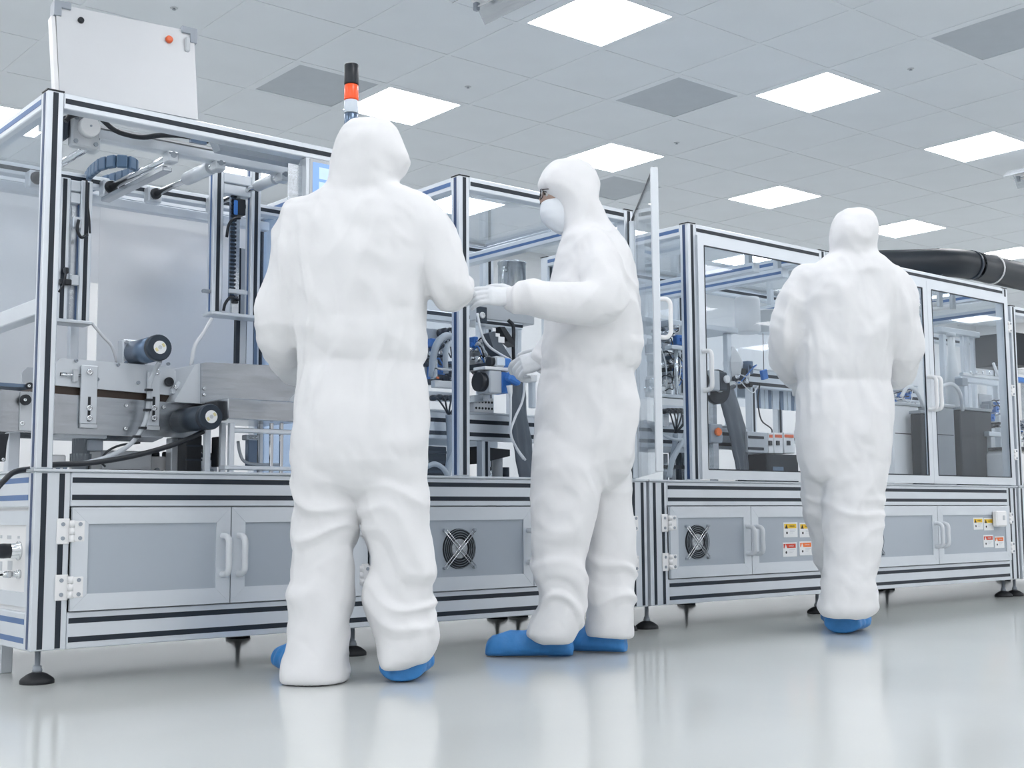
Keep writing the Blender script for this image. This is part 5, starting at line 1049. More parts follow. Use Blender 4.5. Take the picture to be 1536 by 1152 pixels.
b = MB(); b.lathe((p.x, p.y, ZW + h_), (0, 0, 1), [(0, .03), (.025, .03), (.03, .012)], 12); b.build('dispenser_cap', M['lgrey'], t)
hose_thing([PY(1352, 595, YH - .02), PY(1362, 580, YH - .04), PY(1375, 588, YH - .04), PY(1386, 612, YH)], .012, 'whitehose', 'corrugated_hose', 'white hose arching over the pale grey case', 'hose')
hose_thing([PY(1410, 580, YH), PY(1428, 576, YH - .03), PY(1440, 590, YH - .03), PY(1444, 615, YH + .02)], .012, 'whitehose', 'corrugated_hose', 'white hose arching over the mid grey case', 'hose')
hose_thing([PY(1490, 545, YE - .06), PY(1496, 560, YE - .1), PY(1504, 575, YE - .1), PY(1508, 590, YE - .06)], .010, 'whitehose', 'corrugated_hose', 'white hose beside the right stile of the last glass door', 'hose')
pneu('valve group above the pale grey case', 1345, 580, 1375, 604, YH + .12, 8, 41); pneu('white and blue valve group at the right inside the last glass door', 1486, 590, 1510, 640, YE - .1, 10, 42)
t = thing('tube_light_pair', 'pair of bright tubes under the roof of the double-door enclosure', 'tube light', (X4a + 1.0, 4.4, ZE - .12))
for k, xq in enumerate((X4a + 1.28, X4a + 1.42)):
    b = MB(); b.cyl((xq, Y0 + .12, ZE - .13), (xq, YR - .12, ZE - .13), .016, n=12); b.build('tube', M['white'], t)
    for yy in (Y0 + .12, YR - .14): b = MB(); b.box(xq - .02, xq + .02, yy, yy + .02, ZE - .15, ZE - .0125, 0, .002); b.build('tube_bracket', M['lgrey'], t)
t = thing('roof_crossbar', 'aluminium double beam under the roof of the double-door enclosure', 'beam', (X4a + .5, 4.45, 1.6))
for xq in (X4a + .6, X4a + 1.0):
    b = MB(); b.box(xq, xq + .05, Y0 + PW + .01, YR - PW - .01, ZE - .16, ZE - .11, 0, .003); o_ = b.build('beam_profile', M['alu'], t)
    b = MB(); b.box(xq - .0012, xq + .001, Y0 + PW + .02, YR - PW - .02, ZE - .142, ZE - .128); b.build('slot_strip', M['slotblue'], o_)
    b = MB(); b.box(xq + .01, xq + .04, YR - .2, YR - .17, ZE - .1095, ZE - .0125); b.build('hanger', M['plate'], t)

# ================================================================ black duct on the roof of the double-door enclosure
zdu = ZE + .10; ydu = Y0 + .30
e0 = PY(1440, 394, ydu); rdu = .092; zdu = e0.z
pe = Vector((e0.x, ydu, zdu)); p_end = Vector((RX1 - 1.0, ydu, zdu)); p_back = pe + Vector((-.75, .75, -0.0))
t = thing('air_duct', 'thick black air duct lying on the double-door enclosure roof', 'duct', pe - Vector((0, 0, rdu)))
b = MB(); b.tube([p_back, pe + Vector((-.25, .25, 0)), pe + Vector((-.06, .05, 0)), pe + Vector((.15, 0, 0)), pe + Vector((.4, 0, 0)), pe + Vector((2.6, 0, 0))], rdu, 24, smooth=6); b.build('duct_pipe', M['duct'], t)
for q in (.12, -.10):
    c_ = pe + (Vector((q, 0, 0)) if q > 0 else Vector((q, -q * .9, 0))); d_ = Vector((1, 0, 0)) if q > 0 else Vector((1, -1, 0)).normalized()
    b = MB(); b.cyl(c_ - d_ * .012, c_ + d_ * .012, rdu * 1.03, n=24); b.build('duct_seam', M['motor'], t)
c_ = PY(1487, 410, ydu); c_ = Vector((c_.x, ydu, zdu)); b = MB(); n_ = 24
b.tube([c_ + Vector((0, math.cos(2 * math.pi * i / n_) * (rdu + .004), math.sin(2 * math.pi * i / n_) * (rdu + .004))) for i in range(n_ + 1)], .006, 6, smooth=0); b.build('cable_tie', M['white'], t)
b = MB(); zs0 = ZE + .001
for xq in (pe.x + .3, pe.x + 1.2):
    if xq < X4b - .1: b = MB(); b.box(xq - .03, xq + .03, ydu - .05, ydu + .05, ZE - .006, zdu - rdu + .01, 0, .003); b.build('duct_saddle', M['grey'], t)

# ================================================================ next machine at the right edge
X5a = X_B1 + .03; X5b = X5a + 1.6
b5 = base_unit('machine_cabinet', 'aluminium machine base cut by the right edge of the photo', X5a, X5b, [(X5a + .113, X5a + .8, X5b - .113, None)], (X5a + .05, X5b - .06))
e5 = enclosure('machine_enclosure', 'lower aluminium enclosure frame at the right edge of the photo', X5a + .004, X5b, roof=False, rear=None, left=None, right=None, z1=ZE - .10)
t = thing('drive_unit', 'dark drive unit in the machine at the right edge', 'machinery', PY(1530, 560, 4.5)); part_box('unit_body', 'dkbox', t, 1521, 500, 1548, 548, 4.5, .3); part_box('unit_rail', 'chrome', t, 1519, 554, 1548, 560, 4.48, .05); part_box('unit_rail', 'blue', t, 1519, 566, 1548, 573, 4.48, .05)
p = PY(1545, 600, 4.55); b = MB(); b.box(p.x - .03, p.x + .03, 4.55, 4.6, ZW, PY(1545, 573, 4.55).z); b.build('unit_stand', M['steel'], t)
t = thing('round_guard', 'white rounded guard on the worktop at the right edge', 'guard', PY(1530, 716, 4.1)); t.location.z = ZW; xa, xb, za, zb_ = pb(1525, 675, 1575, 722, 4.12); b = MB(); b.box(xa, xb, 4.12, 4.35, ZW, zb_, 0, .03); b.build('guard_shell', M['white'], t); part_box('guard_edge', 'black', t, 1525, 671, 1575, 675, 4.115, .2)
pneu('valve group above the white guard at the right edge', 1520, 630, 1545, 668, 4.3, 10, 51)
# ================================================================ people in hooded coveralls
FH = Vector((FW.x, FW.y, 0)).normalized(); RH = Vector((FH.y, -FH.x, 0)); ZV = Vector((0, 0, 1))
def at_depth(px, py, D):
    d = ray(px, py); return CAM + d * (D / d.dot(FH))
def ring_loft(b, rings, D, n=28, e=2.3, closed=True):
    """rings: (left px, right px, py, depth offset, half depth) -> horizontal superellipse rings"""
    vs_ = []; fs = []; out = []
    for l, r, py, dy, ry in rings:
        a = at_depth(l, py, D + dy); c = at_depth(r, py, D + dy); ctr = (a + c) / 2; rx = (c - a).length / 2
        out.append(ctr)
        for i in range(n):
            th = 2 * math.pi * i / n; cs, sn = math.cos(th), math.sin(th)
            vs_.append(ctr + RH * (rx * math.copysign(abs(cs) ** (2 / e), cs)) + FH * (ry * math.copysign(abs(sn) ** (2 / e), sn)))
    for k in range(len(rings) - 1):
        for i in range(n):
            j = (i + 1) % n; fs.append((k * n + i, (k + 1) * n + i, (k + 1) * n + j, k * n + j))
    fs.append(list(range(n))); fs.append([(len(rings) - 1) * n + i for i in range(n)][::-1])
    b._add(vs_, fs, 0, True)
    return out
def limb(b, pts, D, n=18, flat=1.0):
    """pts: (px, py, depth offset, radius)"""
    P = [at_depth(p[0], p[1], D + p[2]) for p in pts]; R_ = [p[3] for p in pts]
    return limb3(b, P, R_, n)
def limb3(b, P, R_, n=18, sub=5, ring=1.0):
    q = [P[0] * 2 - P[1]] + P + [P[-1] * 2 - P[-2]]; rr = [R_[0]] + list(R_) + [R_[-1]]; pts = []; rad = []
    for i in range(1, len(q) - 2):
        for k in range(sub):
            t = k / sub; a, c, d, e = q[i - 1], q[i], q[i + 1], q[i + 2]
            pts.append(0.5 * ((2 * c) + (d - a) * t + (2 * a - 5 * c + 4 * d - e) * t * t + (3 * c - a - 3 * d + e) * t ** 3)); rad.append(rr[i] * (1 - t) + rr[i + 1] * t)
    pts.append(P[-1]); rad.append(R_[-1])
    # rounded ends
    d0 = (pts[0] - pts[1]).normalized(); d1 = (pts[-1] - pts[-2]).normalized()
    P2 = [pts[0] + d0 * rad[0] * k for k in (0.8, 0.5)] + pts + [pts[-1] + d1 * rad[-1] * k for k in (0.5, 0.8)]
    R2 = [rad[0] * 0.45, rad[0] * 0.85] + rad + [rad[-1] * 0.85, rad[-1] * 0.45]
    b.tube(P2, 0.01, n, smooth=0)
    o = len(b.v) - len(P2) * n
    for i in range(len(P2)):
        for k in range(n):
            v = Vector(b.v[o + i * n + k]); b.v[o + i * n + k] = tuple(P2[i] + (v - P2[i]) * (R2[i] / 0.01))
    return P2
def fuse(b, voxel, smooth=6, name='tmp'):
    """union of the collected shapes as one continuous skin"""
    me = b.mesh(name); o = bpy.data.objects.new(name, me); COL.objects.link(o)
    md = o.modifiers.new('r', 'REMESH'); md.mode = 'VOXEL'; md.voxel_size = voxel; md.use_smooth_shade = True
    sm = o.modifiers.new('s', 'SMOOTH'); sm.factor = 0.6; sm.iterations = smooth
    dg = bpy.context.evaluated_depsgraph_get(); ev = o.evaluated_get(dg)
    out = bpy.data.meshes.new_from_object(ev); bpy.data.objects.remove(o, do_unlink=True)
    out.polygons.foreach_set('use_smooth', [True] * len(out.polygons))
    return out
def ridged(v):
    n_ = noise.noise(v); return 1.12 - min(1.1, (n_ * n_ * 7.0 + 0.008) ** 0.5)
def wrinkle(me, zones, seed, waist_z=None, base=0.0065):
    off = Vector((seed * 7.3, seed * 3.1, seed * 5.7)); vsx = me.vertices
    nrm = [v.normal.copy() for v in vsx]
    for v, nn in zip(vsx, nrm):
        p = v.co; u = p.dot(RH); w = p.dot(FH); z = p.z
        q = Vector((u, w, z))
        d = 0.0026 * (ridged(Vector((u * 13 + 2 * z, w * 13, z * 10)) - off) - 0.4) + base * 1.6 * noise.noise(Vector((u * 5.5, w * 5.5, z * 4.2)) + off) + base * 0.9 * (ridged(Vector((u * 7 + 0.6 * z, w * 7, z * 5)) + off * 1.7) - 0.5)
        for kind, z0, z1, amp, u0, u1 in zones:
            if u0 is not None and not (u0 < u < u1): continue
            t = (z - z0) / (z1 - z0)
            if not 0 < t < 1: continue
            wgt = math.sin(math.pi * t) ** 0.7
            if kind == 'h':       # sagging cross folds
                zz_ = z * 15 + 2.2 * noise.noise(Vector((u * 5, w * 5, z * 3)) + off) + u * 5 * math.sin(seed)
                d += 1.7 * amp * wgt * (ridged(Vector((u * 2.4, w * 2.4, zz_ * 0.62)) + off) - 0.55)
            elif kind == 'v':     # hanging folds
                d += 1.7 * amp * wgt * (ridged(Vector((u * 11 + 0.8 * noise.noise(Vector((u * 3, w * 3, z * 4)) + off), w * 11, z * 1.6)) + off) - 0.55)
            elif kind == 'd':     # diagonal drag lines
                d += 1.5 * amp * wgt * (ridged(Vector((u * 6 + z * 3 + 1.3 * noise.noise(Vector((u * 4, w * 4, z * 4)) - off), w * 5, z * 3.5 - u * 2)) + off) - 0.55)
        if waist_z is not None:
            t = (z - waist_z) / 0.045
            if abs(t) < 1: d += 0.0045 * (1 - abs(t)) * noise.noise(Vector((u * 42, w * 42, z * 6)) + off) - 0.004 * (1 - abs(t)) ** 2
        v.co = p + nn * d
    me.update()
def body(parent, b, voxel, zones, seed, waist_z, org, name='coverall'):
    me = fuse(b, voxel, 8); wrinkle(me, zones, seed, waist_z)
    for v in me.vertices:
        if v.co.z < 0.004: v.co.z = 0.004
    me.transform(Matrix.Translation(-org)); me.materials.clear(); me.materials.append(M['suit'])
    return link(name, me, parent)
def shoe(parent, heel, dirv, length, width, height, lift=0.0, seed=1):
    """soft overshoe: heel point on the floor, pointing along dirv"""
    dirv = Vector((dirv.x, dirv.y, 0)).normalized(); sd = Vector((dirv.y, -dirv.x, 0)); heel = Vector((heel.x, heel.y, lift))
    b = MB(); n = 22; prof = [(-0.01, 0.55, 0.62), (0.03, 0.86, 0.92), (0.10, 0.95, 1.0), (0.22, 0.93, 1.08), (0.36, 0.92, 1.08), (0.52, 0.98, 0.98), (0.68, 1.06, 0.92), (0.82, 1.04, 0.88), (0.93, 0.86, 0.76), (0.975, 0.66, 0.62), (1.0, 0.36, 0.40)]
    vs_ = []; fs = []
    for t, w_, h_ in prof:
        for i in range(n):
            th = 2 * math.pi * i / n; cs, sn = math.cos(th), math.sin(th)
            x = math.copysign(abs(cs) ** 0.8, cs) * width / 2 * w_; zq = height * h_ * (0.5 + 0.5 * math.copysign(abs(sn) ** 0.75, sn))
            pinch = 1 - 0.28 * max(0, zq / (height * h_) - 0.45)
            vs_.append(heel + dirv * (t * length) + sd * (x * pinch) + ZV * (zq + 0.003))
    for k in range(len(prof) - 1):
        for i in range(n):
            j = (i + 1) % n; fs.append((k * n + i, (k + 1) * n + i, (k + 1) * n + j, k * n + j))
    fs.append(list(range(n))); fs.append([(len(prof) - 1) * n + i for i in range(n)][::-1])
    b._add(vs_, fs, 0, True)
    me = fuse(b, 0.0065, 3); off = Vector((seed * 3.3, seed, seed * 2))
    nr = [v.normal.copy() for v in me.vertices]
    for v, nn in zip(me.vertices, nr):
        p = v.co - heel; u = p.dot(dirv); w_ = p.dot(sd)
        a = 1.0 if nn.z > -0.5 else 0.1
        v.co += nn * a * (0.0055 * (ridged(Vector((u * 17 + p.z * 10, w_ * 10, p.z * 5)) + off) - 0.5) + 0.002 * noise.noise(Vector((u * 40, w_ * 20, p.z * 25)) + off))
        if v.co.z < 0.001: v.co.z = 0.001
    org = root_loc(parent); me.transform(Matrix.Translation(-org)); me.materials.clear(); me.materials.append(M['cover'])
    return link('shoe_cover', me, parent)
def glove(parent, wrist, fdir, back, thumb, curl=0.4, spread=1.0, cuff_r=0.045, size=1.0, bend=None, cuff=True):
    """hand: wrist point, finger direction, back-of-hand direction, thumb side"""
    f = Vector(fdir).normalized(); bk = (Vector(back) - f * Vector(back).dot(f)).normalized(); th = (Vector(thumb) - f * Vector(thumb).dot(f)); th = (th - bk * th.dot(bk)).normalized()
    s = size; b = MB(); wrist = Vector(wrist)
    # palm
    n = 16; vs_ = []; fs = []
    sec = [(-0.03, 0.030, 0.022), (0.0, 0.031, 0.021), (0.025, 0.037, 0.021), (0.055, 0.043, 0.020), (0.085, 0.044, 0.018), (0.098, 0.040, 0.013)]
    for t, w_, h_ in sec:
        for i in range(n):
            a = 2 * math.pi * i / n; vs_.append(wrist + f * t * s + th * math.cos(a) * w_ * s + bk * math.sin(a) * h_ * s)
    for k in range(len(sec) - 1):
        for i in range(n):
            j = (i + 1) % n; fs.append((k * n + i, (k + 1) * n + i, (k + 1) * n + j, k * n + j))
    fs.append(list(range(n))); fs.append([(len(sec) - 1) * n + i for i in range(n)][::-1]); b._add(vs_, fs, 0, True)
    L = ((0.033, 0.041, 0.026, 0.022, 0.0102), (0.011, 0.046, 0.030, 0.024, 0.0104), (-0.011, 0.042, 0.028, 0.023, 0.0100), (-0.032, 0.033, 0.021, 0.019, 0.0090))
    for i, (w_, a, c, d, r) in enumerate(L):
        cu = curl[i] if isinstance(curl, (list, tuple)) else curl
        p0 = wrist + f * 0.078 * s + th * w_ * s * 0.97; ang = 0.12; dirs = []
        for g in (0.55, 1.0, 0.7):
            ang += cu * g * 1.35; dirs.append((f * math.cos(ang) - bk * math.sin(ang) + th * w_ * 2.2 * spread * 0.5).normalized())
        pts = [p0, p0 + f * 0.016 * s]
        for L_, dd in zip((a, c, d), dirs): pts.append(pts[-1] + dd * L_ * s)
        limb3(b, pts, [r * 1.05 * s, r * 1.08 * s, r * 1.02 * s, r * 0.96 * s, r * 0.8 * s], 12, 3)
    tp = wrist + f * 0.018 * s + th * 0.030 * s; tcu = curl[4] if isinstance(curl, (list, tuple)) and len(curl) > 4 else 0.35
    d1 = (f * 0.62 + th * 0.72 - bk * 0.30).normalized(); d2 = (f * 0.85 + th * (0.42 - tcu * 0.5) - bk * (0.25 + tcu * 0.5)).normalized(); d3 = (f * 0.9 + th * (0.2 - tcu) - bk * (0.2 + tcu * 0.6)).normalized()
    limb3(b, [tp, tp + d1 * 0.036 * s, tp + d1 * 0.036 * s + d2 * 0.034 * s, tp + d1 * 0.036 * s + d2 * 0.034 * s + d3 * 0.028 * s], [0.016 * s, 0.0135 * s, 0.0120 * s, 0.0095 * s], 12, 3)
    if cuff:
        limb3(b, [wrist - f * 0.06 * s, wrist - f * 0.02 * s, wrist + f * 0.01 * s], [cuff_r * s, cuff_r * 0.92 * s, 0.030 * s], 16, 3)
    me = fuse(b, 0.0036, 2)
    nr = [v.normal.copy() for v in me.vertices]
    for v, nn in zip(me.vertices, nr): v.co += nn * (0.0012 * noise.noise(v.co * 45) + 0.0009 * (ridged(v.co * 22) - 0.5))
    org = root_loc(parent); me.transform(Matrix.Translation(-org)); me.materials.clear(); me.materials.append(M['glove'])
    return link('glove', me, parent)
def feet_z(px, py): return PZ(px, py, 0.0)

# ---------------------------------------------------------------- nearest worker, seen from behind
D = 4.0
root1 = thing('person', 'worker in white hooded coverall seen from behind, nearest to the camera', 'person', PZ(530, 1012, 0))
o1 = Vector(root1.location); b = MB()
ring_loft(b, [(545, 570, 178, .0, .035), (528, 588, 184, .0, .075), (515, 598, 196, .0, .10), (506, 605, 213, .0, .118), (501, 611, 230, .0, .125), (498, 616, 243, .005, .125), (495, 609, 257, .005, .12), (493, 599, 272, .0, .112), (488, 602, 284, -.005, .11), (478, 616, 296, -.005, .10)], D)
ring_loft(b, [(492, 601, 280, 0, .10), (468, 630, 292, 0, .108), (445, 648, 303, 0, .118), (430, 657, 318, 0, .128), (424, 658, 338, 0, .137), (424, 652, 370, 0, .145), (426, 645, 405, 0, .148), (432, 641, 440, 0, .15), (439, 640, 480, 0, .15), (443, 640, 515, 0, .15), (447, 640, 535, 0, .142), (450, 638, 547, 0, .132), (447, 639, 562, 0, .137), (443, 641, 590, 0, .146), (440, 643, 625, 0, .152), (438, 643, 660, 0, .155), (437, 642, 695, 0, .152), (442, 638, 722, 0, .13), (475, 605, 736, 0, .10), (515, 560, 746, 0, .06)], D, 36)
ring_loft(b, [(460, 520, 655, 0, .08), (440, 532, 685, 0, .125), (437, 534, 725, 0, .125), (437, 536, 755, 0, .115), (438, 536, 785, 0, .108), (434, 532, 815, 0, .103), (431, 529, 850, 0, .102), (430, 527, 890, .0, .103), (428, 525, 925, .0, .105), (426, 521, 955, .0, .107), (423, 520, 985, .0, .112), (421, 523, 1008, .0, .118), (421, 521, 1022, .0, .115)], D)
ring_loft(b, [(550, 620, 655, 0, .08), (536, 640, 685, 0, .125), (535, 642, 725, 0, .125), (538, 642, 760, 0, .115), (545, 644, 795, 0, .108), (551, 649, 828, 0, .104), (552, 655, 862, 0, .103), (549, 654, 898, 0, .102), (553, 651, 925, 0, .103), (557, 658, 942, 0, .106), (562, 657, 960, 0, .106), (566, 652, 976, 0, .103), (569, 640, 990, 0, .098), (572, 606, 1002, 0, .08)], D)
limb(b, [(618, 322, .0, .085), (640, 345, .0, .083), (657, 380, -.01, .078), (669, 412, -.02, .074), (674, 433, -.01, .070), (678, 434, .07, .067), (682, 433, .16, .06), (686, 434, .25, .05), (688, 434, .29, .045)], D)
limb(b, [(456, 330, .0, .085), (444, 362, .0, .080), (436, 405, -.01, .075), (424, 455, -.01, .072), (420, 488, .0, .070), (424, 516, .07, .068), (431, 536, .15, .063), (439, 550, .24, .052), (442, 556, .28, .046)], D)
wz = at_depth(540, 547, D).z
zcuff = at_depth(500, 880, D).z; zk = at_depth(500, 760, D).z; zs = at_depth(500, 300, D).z
body(root1, b, 0.008, [('h', 0.02, zk + .03, .010, None, None), ('h', zk - .06, zk + .14, .006, None, None), ('v', wz - .25, wz + .06, .006, None, None), ('v', wz - .02, zs - .02, .009, None, None), ('h', wz + .0, wz + .14, .008, None, None), ('d', wz + .05, zs + .03, .008, None, None)], 1.3, wz, o1)
hr = feet_z(603, 1022); shoe(root1, hr + FH * -0.035, FH * 1.0 + RH * 0.04, .29, .155, .105, seed=1)
hl = feet_z(462, 1020); shoe(root1, hl + FH * 0.03, FH * 0.93 - RH * 0.42, .30, .125, .10, seed=2)
w1 = at_depth(689, 434, D + .30); glove(root1, w1, FH + RH * .12 + ZV * .12, ZV * 1.0 + RH * 0.2, -RH, [.12, .14, .16, .2, .3], cuff_r=.04)
w2 = at_depth(445, 560, D + .30); glove(root1, w2, FH + RH * .35 - ZV * .1, ZV, RH, [.5, .5, .55, .6, .4], cuff_r=.04)

# ---------------------------------------------------------------- masked worker in profile
D = 4.68
root2 = thing('person', 'worker in white coverall with face mask and glasses, standing in profile facing left', 'person', PZ(865, 975, 0))
o2 = Vector(root2.location); b = MB()
ring_loft(b, [(846, 872, 241, 0, .04), (828, 887, 248, 0, .078), (816, 895, 260, 0, .10), (809, 899, 274, 0, .112), (809, 899, 283, 0, .115), (817, 899, 290, 0, .117), (827, 899, 298, 0, .118), (837, 900, 306, 0, .118), (843, 905, 316, 0, .117), (845, 911, 328, 0, .115), (845, 919, 340, 0, .118), (844, 928, 352, 0, .125)], D)
ring_loft(b, [(846, 922, 345, 0, .118), (843, 932, 358, 0, .14), (839, 940, 370, 0, .165), (835, 946, 384, 0, .185), (830, 952, 402, 0, .195), (825, 957, 430, 0, .198), (821, 961, 465, 0, .195), (817, 962, 500, 0, .19), (813, 962, 525, 0, .185), (811, 960, 541, 0, .18), (811, 953, 551, 0, .17), (810, 947, 560, 0, .168), (809, 951, 578, 0, .172), (807, 957, 603, 0, .176), (804, 958, 632, 0, .178), (802, 954, 665, 0, .176), (800, 950, 695, 0, .168), (802, 946, 712, 0, .14), (825, 925, 728, 0, .10), (860, 905, 738, 0, .06)], D, 36)
ring_loft(b, [(830, 905, 620, -.06, .06), (805, 918, 655, -.07, .09), (801, 920, 680, -.072, .104), (799, 915, 705, -.08, .108), (797, 903, 740, -.085, .10), (796, 892, 780, -.09, .095), (796, 886, 820, -.09, .092), (798, 881, 860, -.09, .09), (805, 880, 888, -.09, .09), (804, 879, 912, -.09, .092), (795, 872, 934, -.09, .094), (789, 863, 953, -.09, .092), (806, 858, 963, -.09, .07)], D)
ring_loft(b, [(860, 925, 620, .06, .06), (850, 945, 655, .07, .09), (850, 949, 680, .072, .104), (862, 950, 715, .08, .105), (874, 950, 750, .08, .098), (879, 951, 785, .08, .093), (878, 952, 830, .08, .09), (877, 953, 880, .08, .09), (878, 951, 918, .08, .09), (878, 949, 940, .08, .09), (880, 948, 954, .08, .085)], D)
limb(b, [(892, 378, -.12, .085), (900, 402, -.17, .082), (908, 430, -.20, .078), (905, 452, -.225, .078), (880, 456, -.24, .076), (850, 454, -.25, .073), (820, 452, -.255, .071), (797, 450, -.26, .071), (783, 448, -.26, .068), (778, 447, -.26, .062)], D)
limb(b, [(880, 385, .13, .085), (868, 425, .17, .078), (856, 470, .19, .074), (846, 503, .18, .070), (832, 526, .15, .064), (820, 538, .12, .055), (813, 542, .105, .047)], D)
wz = at_depth(880, 555, D).z; zk = at_depth(880, 780, D).z; zs = at_depth(880, 360, D).z
cov2 = body(root2, b, 0.008, [('h', 0.02, zk + .02, .0085, None, None), ('h', zk - .05, zk + .12, .004, None, None), ('v', wz - .3, wz + .05, .007, None, None), ('d', wz, zs + .03, .009, None, None), ('h', wz - .02, wz + .12, .007, None, None), ('d', zk, wz - .05, .007, None, None)], 2.7, wz, o2)
# face: skin, eyes, brow, mask, glasses
b = MB(); ring_loft(b, [(822, 872, 274, 0, .055), (814, 874, 281, 0, .061), (812.5, 876, 288, 0, .064), (813, 877, 294, 0, .064), (814, 877, 300, 0, .064), (816, 877, 308, 0, .060), (817, 875, 320, 0, .056), (822, 870, 334, 0, .048), (832, 862, 344, 0, .035)], D)
me = fuse(b, 0.0045, 4)
nose = at_depth(812, 301, D)
for v in me.vertices:
    d_ = v.co - nose; w_ = math.exp(-(d_.dot(FH) / 0.012) ** 2 - (d_.dot(ZV) / 0.022) ** 2)
    if d_.dot(RH) < 0.05: v.co -= RH * 0.013 * w_
    for sgn in (-1, 1):
        e_ = v.co - (at_depth(818, 294, D) + FH * sgn * 0.032); q = math.exp(-(e_.length / 0.02) ** 2); v.co += RH * 0.007 * q
me.transform(Matrix.Translation(-o2)); me.materials.clear(); me.materials.append(M['skin']); face = link('face', me, root2)
for sgn in (-1, 1):
    c_ = at_depth(818.5, 294, D) + FH * sgn * 0.033 + RH * 0.006
    m_ = MB(); m_.lathe(c_ + RH * 0.012, -RH, [(0.000, 0.006), (0.004, 0.0105), (0.010, 0.0125), (0.016, 0.0108), (0.021, 0.0065), (0.0235, 0.001)], 14); e_ = m_.build('eye', M['eyewhite'], face)
    m_ = MB(); vdir = (-RH + FH * sgn * 0.0 - FH * 0.35 - ZV * .2).normalized(); m_.cyl(c_ + vdir * 0.0085, c_ + vdir * 0.0128, 0.0055, 0.005, n=10); m_.build('iris', M['iris'], face)
    m_ = MB(); m_.tube([at_depth(815.5, 286, D) + FH * sgn * 0.012 - RH * .001, at_depth(814.8, 284.5, D) + FH * sgn * 0.032 - RH * .002, at_depth(818, 286, D) + FH * sgn * 0.055], 0.0032, 6, smooth=3); m_.build('eyebrow', M['brow'], face)
    m_ = MB(); m_.tube([at_depth(816.6, 291.2, D) + FH * sgn * 0.018, at_depth(815.6, 290.4, D) + FH * sgn * 0.034, at_depth(819, 293, D) + FH * sgn * 0.05], 0.0016, 5, smooth=3); m_.build('eyelash', M['brow'], face)
b = MB(); ring_loft(b, [(816, 872, 302.5, 0, .064), (811.5, 876, 305, 0, .068), (810, 878, 313, 0, .069), (809.5, 878, 321, 0, .068), (813, 875, 331, 0, .061), (822, 870, 341, 0, .05), (836, 862, 350, 0, .032)], D)
me = fuse(b, 0.005, 3)
for v in me.vertices: v.co += v.normal * (0.0012 * noise.noise(v.co * 30))
me.transform(Matrix.Translation(-o2)); me.materials.clear(); me.materials.append(M['mask']); link('face_mask', me, root2)
gl = MB(); pts = [at_depth(810 + q * 8, 296 - 0.5 * q, D) for q in range(4)]
fr = []
for sgn in (-1, 1):
    cc = at_depth(810.6, 295, D) + FH * sgn * 0.034
    fr.append([cc + FH * (math.cos(a) * 0.027) + ZV * (math.sin(a) * 0.019) + RH * (0.010 * abs(math.cos(a)) if math.copysign(1, math.cos(a)) == sgn else 0.0) for a in [2 * math.pi * i / 20 for i in range(21)]])
for f_ in fr: gl.tube(f_, 0.0017, 6, smooth=0)
gl.tube([at_depth(810.4, 293, D) - FH * .008, at_depth(809.9, 292.4, D), at_depth(810.4, 293, D) + FH * .008], 0.0016, 6)
for sgn in (-1, 1): gl.tube([at_depth(812, 290.5, D) + FH * sgn * 0.061 + RH * .004, at_depth(826, 290.5, D) + FH * sgn * 0.072, at_depth(846, 291.5, D) + FH * sgn * 0.078], 0.0019, 6)
g_ = gl.build('glasses', M['brow'], root2)
for f_ in fr:
    m_ = MB(); m_.prism([p for p in f_[:-1]], RH * 0.0012); m_.build('lens', M['glass'], g_)
s1_ = feet_z(859, 986); shoe(root2, s1_ + FH * 0.035, -RH + FH * 0.02, .315, .115, .098, seed=3)
s2_ = feet_z(941, 982); shoe(root2, s2_ + FH * 0.06, -RH * 0.95 + FH * 0.3, .30, .115, .098, seed=4)
w1 = at_depth(773, 446, D - .26); glove(root2, w1, -RH + ZV * .06 - FH * 0.08, -FH * .75 + ZV * .5, ZV + FH * .6, [.10, .16, .22, .28, .15], cuff_r=.047, size=1.0)
w2 = at_depth(824, 536, D + .10); glove(root2, w2, -RH * .9 - ZV * .25 + FH * .05, -FH * .75 + ZV * .55, -RH * .2 + ZV * 0.9 + FH * .7, [.5, .85, .95, 1.0, .1], cuff_r=.042, size=1.12)

# ---------------------------------------------------------------- farthest worker walking away
D = 5.47
root3 = thing('person', 'worker in white hooded coverall walking away past the double-door enclosure, farthest from the camera', 'person', PZ(1268, 940, 0))
root3['label'] = 'worker in white hooded coverall walking away at the right, farthest from the camera'
o3 = Vector(root3.location); b = MB()
ring_loft(b, [(1268, 1296, 313, 0, .04), (1256, 1307, 319, 0, .075), (1249, 1314, 330, 0, .10), (1246, 1318, 345, 0, .114), (1246, 1318, 360, 0, .115), (1248, 1316, 373, 0, .108), (1247, 1317, 383, 0, .104), (1236, 1325, 393, 0, .104)], D)
ring_loft(b, [(1243, 1320, 382, 0, .10), (1230, 1330, 391, 0, .106), (1212, 1342, 401, 0, .115), (1198, 1350, 412, 0, .126), (1192, 1352, 430, 0, .137), (1192, 1348, 460, 0, .146), (1193, 1342, 495, 0, .148), (1193, 1338, 530, 0, .148), (1193, 1336, 555, 0, .143), (1195, 1334, 573, 0, .132), (1193, 1337, 590, 0, .14), (1193, 1338, 620, 0, .15), (1195, 1336, 655, 0, .153), (1199, 1333, 690, 0, .15), (1206, 1330, 715, 0, .13), (1225, 1312, 728, 0, .10), (1245, 1290, 738, 0, .06)], D, 36)
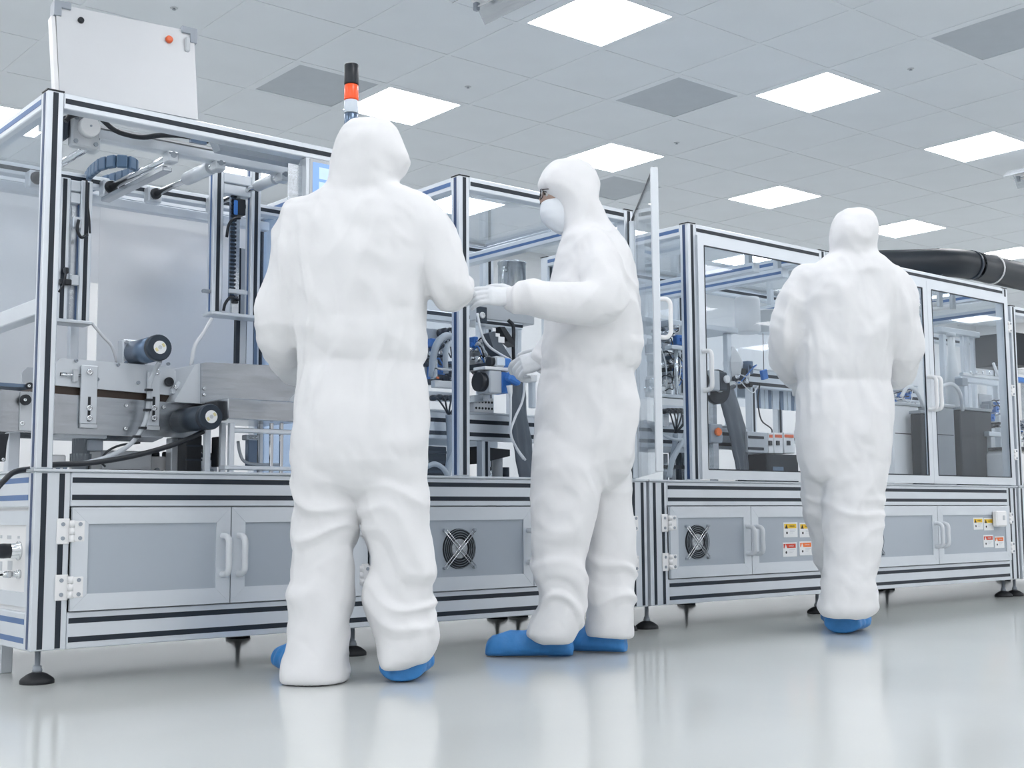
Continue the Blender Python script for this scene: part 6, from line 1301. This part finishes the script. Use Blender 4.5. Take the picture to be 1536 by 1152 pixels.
ring_loft(b, [(1245, 1315, 650, -.01, .08), (1230, 1332, 688, -.02, .125), (1232, 1330, 722, -.03, .12), (1235, 1327, 760, -.04, .11), (1237, 1322, 800, -.05, .103), (1237, 1316, 838, -.05, .098), (1234, 1312, 868, -.05, .10), (1228, 1315, 893, -.05, .108), (1224, 1317, 912, -.05, .11), (1227, 1310, 919, -.05, .105), (1232, 1298, 926, -.05, .09)], D)
ring_loft(b, [(1215, 1270, 650, .01, .08), (1202, 1283, 688, .02, .12), (1203, 1280, 722, .06, .115), (1207, 1276, 760, .11, .105), (1214, 1274, 800, .16, .10), (1225, 1276, 838, .19, .095), (1233, 1282, 868, .22, .095), (1237, 1288, 893, .25, .098), (1240, 1290, 912, .27, .095)], D)
limb(b, [(1213, 420, .0, .085), (1198, 442, .0, .083), (1186, 472, -.01, .078), (1176, 502, .0, .073), (1177, 526, .05, .071), (1183, 548, .12, .066), (1190, 562, .20, .056), (1193, 568, .24, .048)], D)
limb(b, [(1333, 422, .0, .085), (1345, 445, .0, .083), (1354, 478, -.01, .078), (1360, 512, .0, .074), (1356, 538, .05, .072), (1349, 556, .12, .067), (1341, 566, .20, .056), (1337, 570, .24, .048)], D)
wz = at_depth(1268, 573, D).z; zk = at_depth(1268, 780, D).z; zs = at_depth(1268, 400, D).z
body(root3, b, 0.009, [('h', 0.02, zk + .05, .010, None, None), ('h', zk - .05, zk + .14, .006, None, None), ('v', wz - .28, wz + .06, .007, None, None), ('v', wz - .02, zs - .03, .009, None, None), ('d', wz, zs + .03, .008, None, None)], 4.1, wz, o3)
s1_ = feet_z(1262, 951); shoe(root3, s1_, FH * 0.88 + RH * 0.45, .28, .165, .105, seed=5)
s2_ = at_depth(1262, 912, D + .20); shoe(root3, s2_, FH * 0.97 + RH * 0.1, .29, .115, .095, seed=6)
w1 = at_depth(1194, 571, D + .26); glove(root3, w1, FH + RH * .4, ZV, RH, .5, cuff_r=.042)
w2 = at_depth(1336, 573, D + .26); glove(root3, w2, FH - RH * .4, ZV, -RH, .5, cuff_r=.042)
